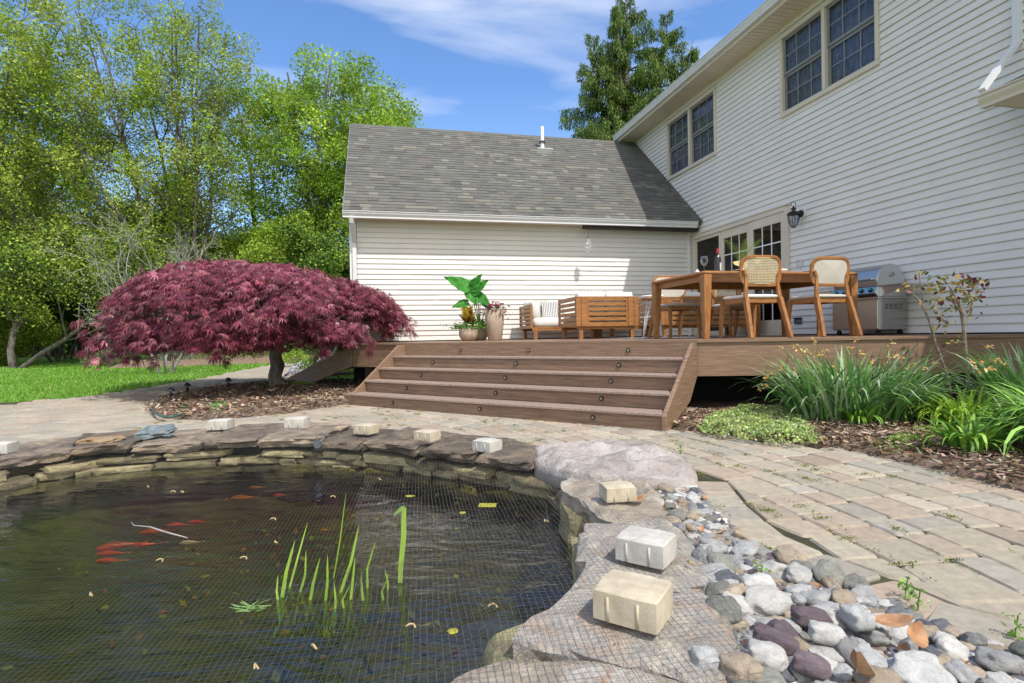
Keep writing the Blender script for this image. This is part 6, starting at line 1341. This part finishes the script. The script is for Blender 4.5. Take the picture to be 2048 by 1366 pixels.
for k,(px,py,lab) in enumerate(((1360,908,'small weed growing in the joint beside the boulder'),(1810,1200,'leggy weed at the pebble edge of the patio'),(1520,1170,'green seedling among the pebbles'),(2030,1280,'weed at the right edge among pebbles'),(1835,1225,'low weed clump where pavers meet pebbles'))):
    p = G(px,py,.0); e = empty('weed',p,0,lab,'weed'); m = MB(); m.cc = (.2,.3,.06); m.tube([(0,0,-.02),(.004,.002,.03),(.01,.0,.07)],.002,4); m.build('stem','leaf',e)
    P = [(random.gauss(0,.014),random.gauss(0,.014),random.uniform(.01,.075)) for _ in range(36)]; leaves('foliage',np.array(P),.017,pal(36,[(.2,.38,.06),(.28,.46,.1)],.2,.1),'leaf',e,.5)
# rose with bare thorny canes
rb = AT(1900,752,5.15); e = empty('rose_bush',(rb.x,rb.y,MZ),0,'leggy rose bush with two thorny canes and reddish new leaves','rose bush')
def RP_(px,py,D=5.1): return AT(px,py,D)-Vector((rb.x,rb.y,MZ))
m = MB(); canes = [([(1902,790),(1893,745),(1872,690),(1858,640),(1842,605),(1826,590)],.013),([(1846,608),(1845,585),(1840,560),(1838,545)],.006),([(1938,790),(1936,745),(1930,690),(1927,650),(1922,620),(1915,600)],.018),([(1927,650),(1940,632),(1944,610),(1946,590)],.012),([(1915,600),(1905,585),(1898,572)],.007),([(1922,625),(1910,610),(1900,600)],.006)]
for c_, r_ in canes:
    pts_ = [RP_(*q) for q in c_]; m.cc = (1,1,1); m.tube(pts_,[r_*(1-.35*i/len(pts_)) for i in range(len(pts_))],7)
    for a, b_ in zip(pts_,pts_[1:]):
        for k in range(7): q = a.lerp(b_,random.random()); d_ = Vector((random.gauss(0,1),random.gauss(0,1),.2)).normalized(); m.tube([q,q+d_*(r_+.010)],[.003,.0004],4)
m.build('cane',mat('cane_bark',(.14,.09,.06),.9,.5,30,c2=(.38,.30,.22)),e,smooth=False)
P = []; cl = []
for px,py,n_,sx,sy in ((1838,545,10,8,6),(1815,580,16,10,7),(1850,575,14,10,6),(1880,570,30,16,12),(1905,578,44,22,12),(1930,565,44,20,10),(1950,575,30,12,14),(1898,605,22,16,12),(1925,600,34,16,16),(1880,632,22,12,10),(1892,648,12,14,8),(1940,605,26,10,18),(1870,660,8,10,6),(1915,682,8,8,4),(1895,690,5,6,6),(1865,605,10,8,6)):
    for k in range(n_): q = RP_(px+random.gauss(0,sx),py+random.gauss(0,sy),5.1+random.uniform(-.12,.12)); P.append(tuple(q)); cl.append(random.choice([(.16,.22,.05),(.26,.28,.07),(.22,.05,.05),(.13,.04,.04),(.34,.30,.10),(.45,.28,.06)]))
leaves('foliage',np.array(P),.055,np.array(cl)*(1+RG.normal(size=(len(P),1))*.2),'blade',e,.55)
tag(e)
# ------------------------------------------------------------------ hose, stakes, net, pond plants, fish
hp = [(700,768),(660,768),(620,778),(580,790),(540,788),(500,780),(470,779),(440,790),(405,808),(380,822),(350,832),(325,832),(308,824),(312,812),(345,800),(390,790),(425,783),(460,780),(500,786),(560,783),(620,782),(690,780)]
m = MB(); pts_ = [G(x,y,.06) for x,y in hp]; fine = []
for i in range(len(pts_)-1):
    p0 = pts_[max(i-1,0)]; p1 = pts_[i]; p2 = pts_[i+1]; p3 = pts_[min(i+2,len(pts_)-1)]
    for k in range(6): t = k/6; fine.append(.5*((2*p1)+(p2-p0)*t+(2*p0-5*p1+4*p2-p3)*t*t+(3*p1-p0-3*p2+p3)*t**3))
m.tube(fine,.014,8); tag(m.build('garden_hose','hose',smooth=True),'dark green garden hose looped on the mulch round the maple','hose')
for k,(px,py,h) in enumerate(((342,802,.19),(375,790,.19),(457,783,.23))):
    p = G(px,py,.05); e = empty('garden_stake',p,0,['leftmost short black mushroom shaped path light','middle black mushroom shaped path light','right thin black path light nearest the maple trunk'][k],'path light','black garden path lights')
    m = MB(); m.tube([(0,0,-.05),(0,0,h*.75)],.008,6); m.build('stem','iron',e); m = MB(); m.lathe([(.045,h*.72),(.055,h*.75),(.045,h*.88),(.02,h*.98),(.004,h*1.02)],12); m.build('cap','iron',e)
    m = MB(); m.lathe([(.012,h*.3),(.028,h*.42),(.03,h*.55),(.014,h*.62)],8); m.build('ornament','iron',e)
# pond plants
for k,(x,y,h,w_,c_) in enumerate([(-.93,2.25,.34,.010,0),(-.885,2.32,.38,.006,0),(-.80,2.28,.20,.008,0),(-.77,2.18,.26,.008,0),(-.705,2.24,.30,.009,0),(-.695,2.6,.50,.004,0),(-.63,2.36,.33,.008,0),(-.58,2.24,.22,.007,0),(-.53,2.30,.14,.006,0),(-.505,2.2,.12,.005,0),(-.90,2.12,.12,.008,0),(-.66,2.08,.13,.006,0),(-.72,2.04,.11,.006,0),(-.97,2.16,.16,.006,0),(-.62,2.12,.1,.006,0)]):
    pass
rd = empty('water_iris', (-.72,2.25,-.18), 0, 'upright bright green iris blades growing out of the pond', 'water plant'); m = MB()
for (px0,py0,px1,py1,w_) in ((562,1210,590,1080,.010),(575,1190,615,1045,.006),(596,1200,612,1100,.006),(618,1215,640,1115,.008),(650,1215,655,1110,.007),(665,1170,692,985,.004),(676,1200,718,1050,.009),(700,1215,710,1115,.007),(735,1190,750,1085,.006),(728,1215,722,1150,.007),(768,1215,778,1150,.006),(775,1195,770,1140,.005),(558,1215,556,1150,.006),(668,1235,668,1165,.006),(690,1230,700,1170,.005)):
    a = G(px0,py0,-.2); d = CM.T@np.array([(px1-1024)/F,(py1-683)/F,1.]); d = Vector(d); t = (a.y+random.uniform(-.02,.04))/d.y; b_ = Vector((0,0,HC))+d*t; a -= Vector((-.72,2.25,-.18)); b_ -= Vector((-.72,2.25,-.18))
    v = random.uniform(.8,1.2); m.cc = (.30*v,.48*v,.06*v); mid = a.lerp(b_,.5)+Vector((random.gauss(0,.008),0,0)); s_ = Vector((1,.3,0)).normalized(); a0 = a+(a-b_)*.5; w_ *= .8; m.strip([a0,a,a.lerp(mid,.5),mid,mid.lerp(b_,.6),b_],[w_*.5,w_*.8,w_,w_*.85,w_*.6,.0006],s_)
m.build('blades','blade',rd)
e = empty('bent_reed', G(800,1170,-.18), 0, 'thick bright green reed folded over at the top', 'water plant'); o_ = G(800,1170,-.18); m = MB(); m.cc = (.34,.50,.08); a = AT(800,1190,o_.y)-o_; b_ = AT(808,1015,o_.y)-o_; m.strip([a,a.lerp(b_,.3)+Vector((-.003,0,0)),a.lerp(b_,.65)+Vector((.004,0,0)),b_],[.008,.0105,.0115,.009],Vector((1,.2,0)).normalized()); c_ = AT(788,1030,o_.y-.06)-o_; m.cc = (.40,.58,.14); m.strip([b_,b_.lerp(c_,.5)+Vector((0,0,.004)),c_],[.011,.013,.009],Vector((.3,.2,.9)).normalized()); m.build('blade','blade',e)
P = []; o_ = G(500,1218,-.165); e = empty('floating_weed', o_, 0, 'pale green leafy weed floating on the water left of the iris','water plant'); m = MB()
for i in range(22): a = random.uniform(-.4,1.2) if i % 2 else random.uniform(2.6,3.6); l = random.uniform(.03,.07); d = Vector((math.cos(a),math.sin(a),random.uniform(0,.35))); q = Vector((random.gauss(0,.02),random.gauss(0,.015),.003)); m.cc = (.30,.48,.14); m.strip([q,q+d*l*.5,q+d*l],[.003,.005,.001],Vector((-math.sin(a),math.cos(a),0)))
m.build('leaves','blade',e)
# yellowish leaves on the water
yl = mat('yellow_leaf',(.42,.38,.03),.5,.4,20,c2=(.55,.50,.06))
for (px,py,w_,h_,lab) in ((975,1010,.055,.035,'square yellow sunken leaf near the grey slab'),(925,1025,.022,.02,'round yellow leaf left of the square one'),(820,992,.03,.02,'yellow green leaves near the folded reed'),(905,1262,.02,.02,'small ochre leaf in the lower water')):
    p = G(px,py,-.168); m = MB()
    if px == 975: m.rbox((0,0,0),(w_,h_,.0015),.001)
    else: m.prism([(w_*math.cos(a)*random.uniform(.7,1.2),h_*math.sin(a)*random.uniform(.7,1.2)) for a in [k*math.pi/6 for k in range(12)]],-.001,.001)
    o = m.build('floating_leaf',yl,loc=p); o.rotation_euler = (0,0,random.uniform(-.2,.2)); tag(o,lab,'leaf')
P = []
for _ in range(420):
    x, y = random.gauss(-.95,.55), random.gauss(2.7,.5)
    if pin((x,y),POND): P.append((x,y,-.20-random.random()*.03))
tag(leaves('sunken_leaves',np.array(P),.035,pal(len(P),[(.30,.26,.03),(.36,.20,.03),(.20,.2,.03),(.26,.10,.03)],.3,.1),'leaf',None,.7,None,6.),'drifting sunken yellow and brown leaves','leaves',kind='stuff')
# goldfish
def fish(px,py,L_,rz,c_,lab):
    p = G(px,py,-.235); e = empty('goldfish',p,rz,lab,'fish'); m = MB(); pts_ = [Vector((L_*(t-.5),math.sin(t*5)*L_*.03,0)) for t in [i/9 for i in range(10)]]; m.tube(pts_,[L_*k for k in (.02,.07,.105,.12,.12,.10,.08,.055,.035,.02)],10); fm = mat('fish_'+c_,{'r':(.62,.05,.02),'o':(.66,.20,.04),'w':(.6,.45,.4)}[c_],.35,.15,12); m.build('body',fm,e,smooth=True)
    m = MB(); m.add([(L_*.5,0,0),(L_*.72,L_*.10,.0),(L_*.66,0,0),(L_*.72,-L_*.10,0)],[(0,1,2),(0,2,3)]); m.build('tail_fin',fm,e)
for a in ((355,1050,.13,.1,'r','red goldfish at the top right of the shoal'),(395,1044,.11,.05,'r','small red goldfish right of the twig end'),(310,1063,.16,.3,'r','orange red goldfish under the twig'),(235,1092,.20,.45,'r','largest red goldfish in the middle of the shoal'),(222,1107,.15,.1,'r','bright red goldfish at the front left of the shoal'),(218,1122,.14,.1,'r','deep red goldfish lowest in the shoal'),(290,1090,.12,.4,'r','dark red goldfish behind the largest one'),(485,995,.16,.1,'o','orange and white goldfish near the back wall'),(512,975,.10,.1,'o','small orange goldfish close to the back wall'),(560,990,.10,.1,'r','pale red goldfish right of the orange ones'),(380,1085,.11,.2,'w','pale pinkish fish right of the shoal'),(650,1060,.06,0,'o','tiny orange fish beyond the iris')): fish(*a)
# twig and catkins on the net
def curve_obj(name, P_, r_, mm, lab, cat, group=None):
    m = MB(); m.tube([Vector(p) for p in P_],r_,6); return tag(m.build(name,mm,smooth=True),lab,cat,group)
def netz(x, y):
    d = pdist((x,y), POND); ins = pin((x,y), POND)
    if ins: return .055-.13*min(1,d/.5)**.7+nz(x,y,0,2.2)*.015
    return .066+min(.03,0)+nz(x,y,0,9)*.004
def onnet(px,py): 
    p = G(px,py,-.05); p = G(px,py,netz(p.x,p.y)); p.z += .003; return p
curve_obj('twig',[onnet(*q) for q in ((262,1045),(268,1052),(300,1055),(330,1065),(375,1077))],[.002,.003,.004,.005,.003],'greybark','pale forked twig lying on the net','twig')
for k,(px,py) in enumerate(((187,1193),(318,1123),(486,1118),(556,1087),(518,1340),(820,1255),(984,1215),(345,985),(372,985),(300,975),(765,960),(1095,1045),(665,995),(640,1298),(1390,1130),(545,1040))):
    p = onnet(px,py); a = random.uniform(0,3); s_ = .013; P_ = [p+Vector((s_*t*math.cos(a)-s_, s_*t*math.sin(a), .006*math.sin(t*1.5))) for t in (0,.5,1,1.6,2.1)]+[p+Vector((s_*1.2*math.cos(a)+.004,s_*1.2*math.sin(a)-.014,.0))]
    curve_obj('catkin',P_,.0032,mat('catkin',(.42,.32,.15),.8,.2,30),'small curled tan catkin caught on the net','catkin','catkins on the net')
curve_obj('net_pole',[G(1092,1010,.02),G(1096,1046,-.02)],.004,'iron','thin black stick at the inner right wall','stick')
# the net itself
vs_, fs_ = [], []
def strand(pts_, w_):
    k0 = len(vs_); n_ = len(pts_)
    for i,p in enumerate(pts_):
        a = pts_[max(i-1,0)]; b_ = pts_[min(i+1,n_-1)]; tx, ty = b_[0]-a[0], b_[1]-a[1]; l = math.hypot(tx,ty) or 1; sx, sy = -ty/l*w_, tx/l*w_
        vs_.append((p[0]-sx,p[1]-sy,p[2])); vs_.append((p[0]+sx,p[1]+sy,p[2]))
    for i in range(n_-1): fs_.append((k0+2*i,k0+2*i+1,k0+2*i+3,k0+2*i+2))
NETP = [(-4.6,3.4),(-4.35,4.35),(-3.9,4.75),(-3.1,4.98),(-2.2,5.15),(-1.5,5.02),(-.9,4.75),(-.3,4.4),(.05,4.2),(.42,3.25),(.77,3.08),(.74,2.5),(.70,1.9),(.70,1.5),(.58,1.2),(.5,.9),(-.3,.85),(-3.2,.9),(-4.6,2.2)]
ca, sa = math.cos(.16), math.sin(.16); CELL = .0205
GX = np.arange(-5.2,2.2,.05)
def warp(u,v): return (u*ca-v*sa+.012*nz(u,v,1,2.6)+.004*nz(u,v,4,11), u*sa+v*ca+.012*nz(u,v,2,2.6)+.004*nz(u,v,5,11))
zc = {}
def nzc(x,y):
    k = (round(x*20),round(y*20)); 
    if k not in zc: zc[k] = netz(k[0]/20,k[1]/20) if pin((k[0]/20,k[1]/20),NETP) else None
    return zc[k]
def run(fix, lo, hi, ax):
    cur = []; s = lo
    while s < hi:
        x, y = warp(fix,s) if ax else warp(s,fix); z = nzc(x,y)
        if z is None:
            if len(cur) > 1: strand(cur,.00050+.00006*max(0,y-1.5))
            cur = []
        else: cur.append((x,y,z))
        s += .05
    if len(cur) > 1: strand(cur,.00052)
f = -4.6
while f < 2.2: run(f,.2,6.2,True); f += CELL
f = .2
while f < 6.2: run(f,-4.6,2.2,False); f += CELL
V_ = np.array(vs_); F_ = np.array(fs_)
tag(npmesh('pond_net',V_,F_,None,'net'),'fine black netting stretched over the whole pond and its rim','net')
